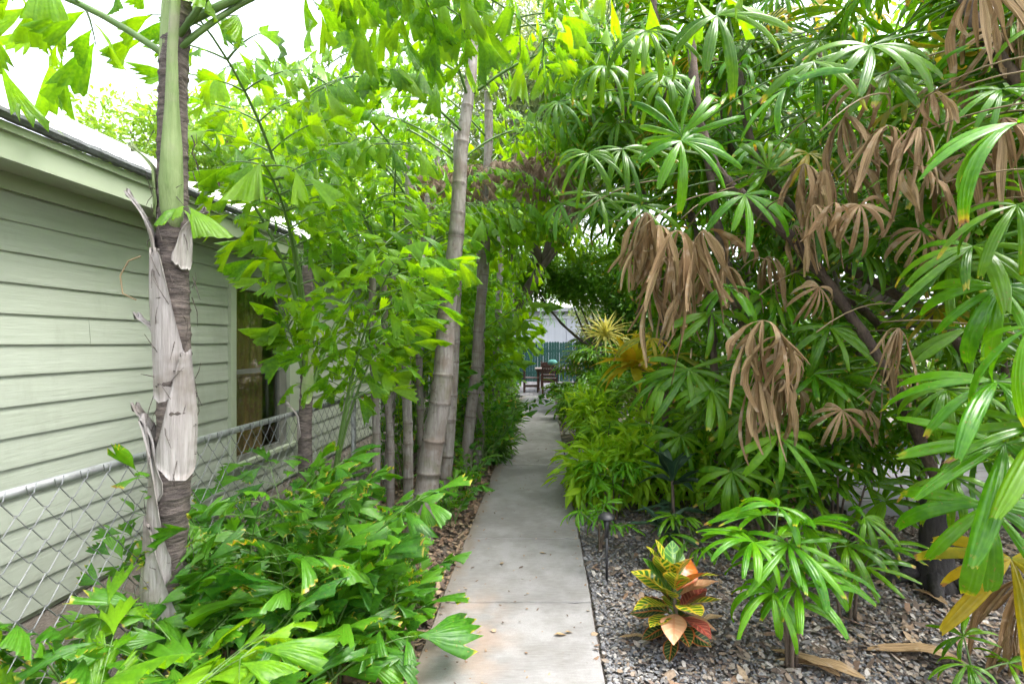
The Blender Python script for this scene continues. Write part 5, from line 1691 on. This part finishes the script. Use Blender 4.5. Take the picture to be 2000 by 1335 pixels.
# dark hedge closing the right-hand background
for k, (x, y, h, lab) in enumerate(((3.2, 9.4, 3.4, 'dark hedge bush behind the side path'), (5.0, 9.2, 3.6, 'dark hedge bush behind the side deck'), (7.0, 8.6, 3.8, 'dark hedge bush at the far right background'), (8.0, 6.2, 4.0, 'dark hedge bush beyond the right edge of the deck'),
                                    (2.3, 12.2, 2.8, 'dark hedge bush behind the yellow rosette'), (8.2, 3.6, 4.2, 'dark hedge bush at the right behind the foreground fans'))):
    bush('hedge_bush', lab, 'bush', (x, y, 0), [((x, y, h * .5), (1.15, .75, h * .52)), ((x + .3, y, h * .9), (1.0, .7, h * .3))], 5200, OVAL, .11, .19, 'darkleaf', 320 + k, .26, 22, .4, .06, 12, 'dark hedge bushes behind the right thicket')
for k, (x, y, h, lab) in enumerate(((-4.2, 13.2, 3.0, 'green bush filling the gap behind the house end'), (-2.4, 15.5, 3.2, 'green bush left of the far green fence'), (-5.8, 15.5, 4.5, 'tall green bush far behind the house end'))):
    bush('hedge_bush', lab, 'bush', (x, y, 0), [((x, y, h * .5), (1.3, .8, h * .52))], 4500, OVAL, .12, .2, 'vine', 340 + k, .28, 22, .4, .06, 12, 'green bushes far behind the left clump')


for k, (x, y, h, lab) in enumerate(((4.4, 7.9, 2.4, 'mid green bush on the far side of the side deck'), (6.4, 7.2, 2.8, 'mid green bush at the right end of the side deck'), (2.3, 8.2, 1.7, 'mid green bush at the far edge of the side path'), (6.9, 5.4, 3.0, 'mid green bush past the right end of the deck'))):
    bush('leafy_bush', lab, 'bush', (x, y, 0), [((x, y, h * .5), (.95, .45, h * .52))], 3600, OVAL, .10, .17, 'small', 360 + k, .24, 20, .35, .04, 10, 'mid green bushes around the side deck')


# areca palm fronds hanging before the white building
def feather(plant, origin, base, az, el, L, n, leaf, droop, mat, r):
    pts, p, pitch = [Vector(base)], Vector(base), el
    for i in range(12):
        d = Vector((math.cos(az) * math.cos(pitch), math.sin(az) * math.cos(pitch), math.sin(pitch)))
        p = p + d * L / 12; pts.append(p.copy()); pitch -= droop / 12
    m = MB(); m.tube(pts, [.014 * (1 - .07 * i) for i in range(13)], 5)
    fo = m.build('frond', M['petiole'], plant, origin, True)
    lst = []
    for k in range(n):
        t = .2 + .8 * k / n
        pos = poly_at(pts, t); tan = (poly_at(pts, min(1, t + .03)) - poly_at(pts, t - .03)).normalized()
        side = tan.cross(Vector((0, 0, 1))).normalized()
        for sg in (-1, 1):
            lst.append((r.randrange(3), frame(pos, tan * .7 + side * sg * .8 + Vector((0, 0, -.35)), side.cross(tan) + rv(r) * .2, leaf * (1 - .5 * abs(t - .5)))))
    v, q, w = bake(STRAP, lst)
    o = link('leaflets', np_mesh('leaflets', (v - np.array(Vector(origin))[None], q, w), M[mat]), fo); o['kind'] = 'stuff'


b = Vector((1.9, 16.4, 0))
t = thing('areca_palm', 'slender areca palm with a frond hanging before the white shutters', 'palm', b)
r = random.Random(9)
for k, (x0, x1) in enumerate(((1.9, 1.15), (2.0, 1.5), (1.8, .9))):
    m = MB(); pp = [Vector((x0, 16.4 + k * .1, -.02)), Vector((x0 - .1, 16.4 + k * .1, 1.2)), Vector((x1, 16.4, 3.2))]
    m.tube([poly_at(pp, i / 10) for i in range(11)], [.05 - .02 * i / 10 for i in range(11)], 8); m.build('trunk', M['bark'], t, b, True)
    for j in range(4):
        feather(t, b, pp[-1], r.uniform(0, 6.28) if j else R_(185), R_(55 if j else 30), 1.9, 22, .42, 2.3 if j else 3.0, 'fan_fresh', r)

# ================================================================== FALLEN LEAVES
FL = [(1082, 1237, 'pale', 'dry', .075, 'pale dry leaf lying on the near concrete slab'), (1102, 1232, '', 'dry', .05, 'small upright dry leaf beside the pale one on the path'),
      (1053, 1078, '', 'dry', .06, 'little dry leaf near the path joint')]
for px, py, _, mt, s, lab in FL:
    Y = 1000 * (EYE - .04) / (py - 667.5)
    p = Vector(((px - 1063) / F * Y, Y, .036))
    o = link('fallen_leaf', lib('oval', OVAL, 1, mt), None, None, frame(p, (1, .2, .1), (0, .2, 1), s))
    tag(o, lab, 'fallen leaf', 'fallen leaves')
GR = [(1370, 1215, .20, 30, 'curled brown leaf on the gravel left below the croton'), (1265, 1245, .16, 170, 'dark brown leaf on the gravel beside the croton foot'), (1340, 1060, .22, 20, 'dry leaf on the gravel behind the croton'),
      (1690, 1325, .40, 150, 'long dry palm blade lying at the bottom right'), (1640, 1320, .34, 130, 'dry palm blade lying left of the long one'), (1880, 1290, .45, 160, 'dry palm blade near the seedling palm'),
      (1850, 1180, .25, 100, 'small dry blade on the shaded mulch')]
for px, py, s, a, lab in GR:
    Y = 1000 * (EYE - .03) / (py - 667.5)
    p = Vector(((px - 1063) / F * Y, Y, .03))
    o = link('fallen_leaf', lib('lance', LANCE, 0, 'dry'), None, None, frame(p, (math.cos(R_(a)), math.sin(R_(a)), .08), (0, .1, 1), s))
    tag(o, lab, 'fallen leaf', 'fallen leaves')
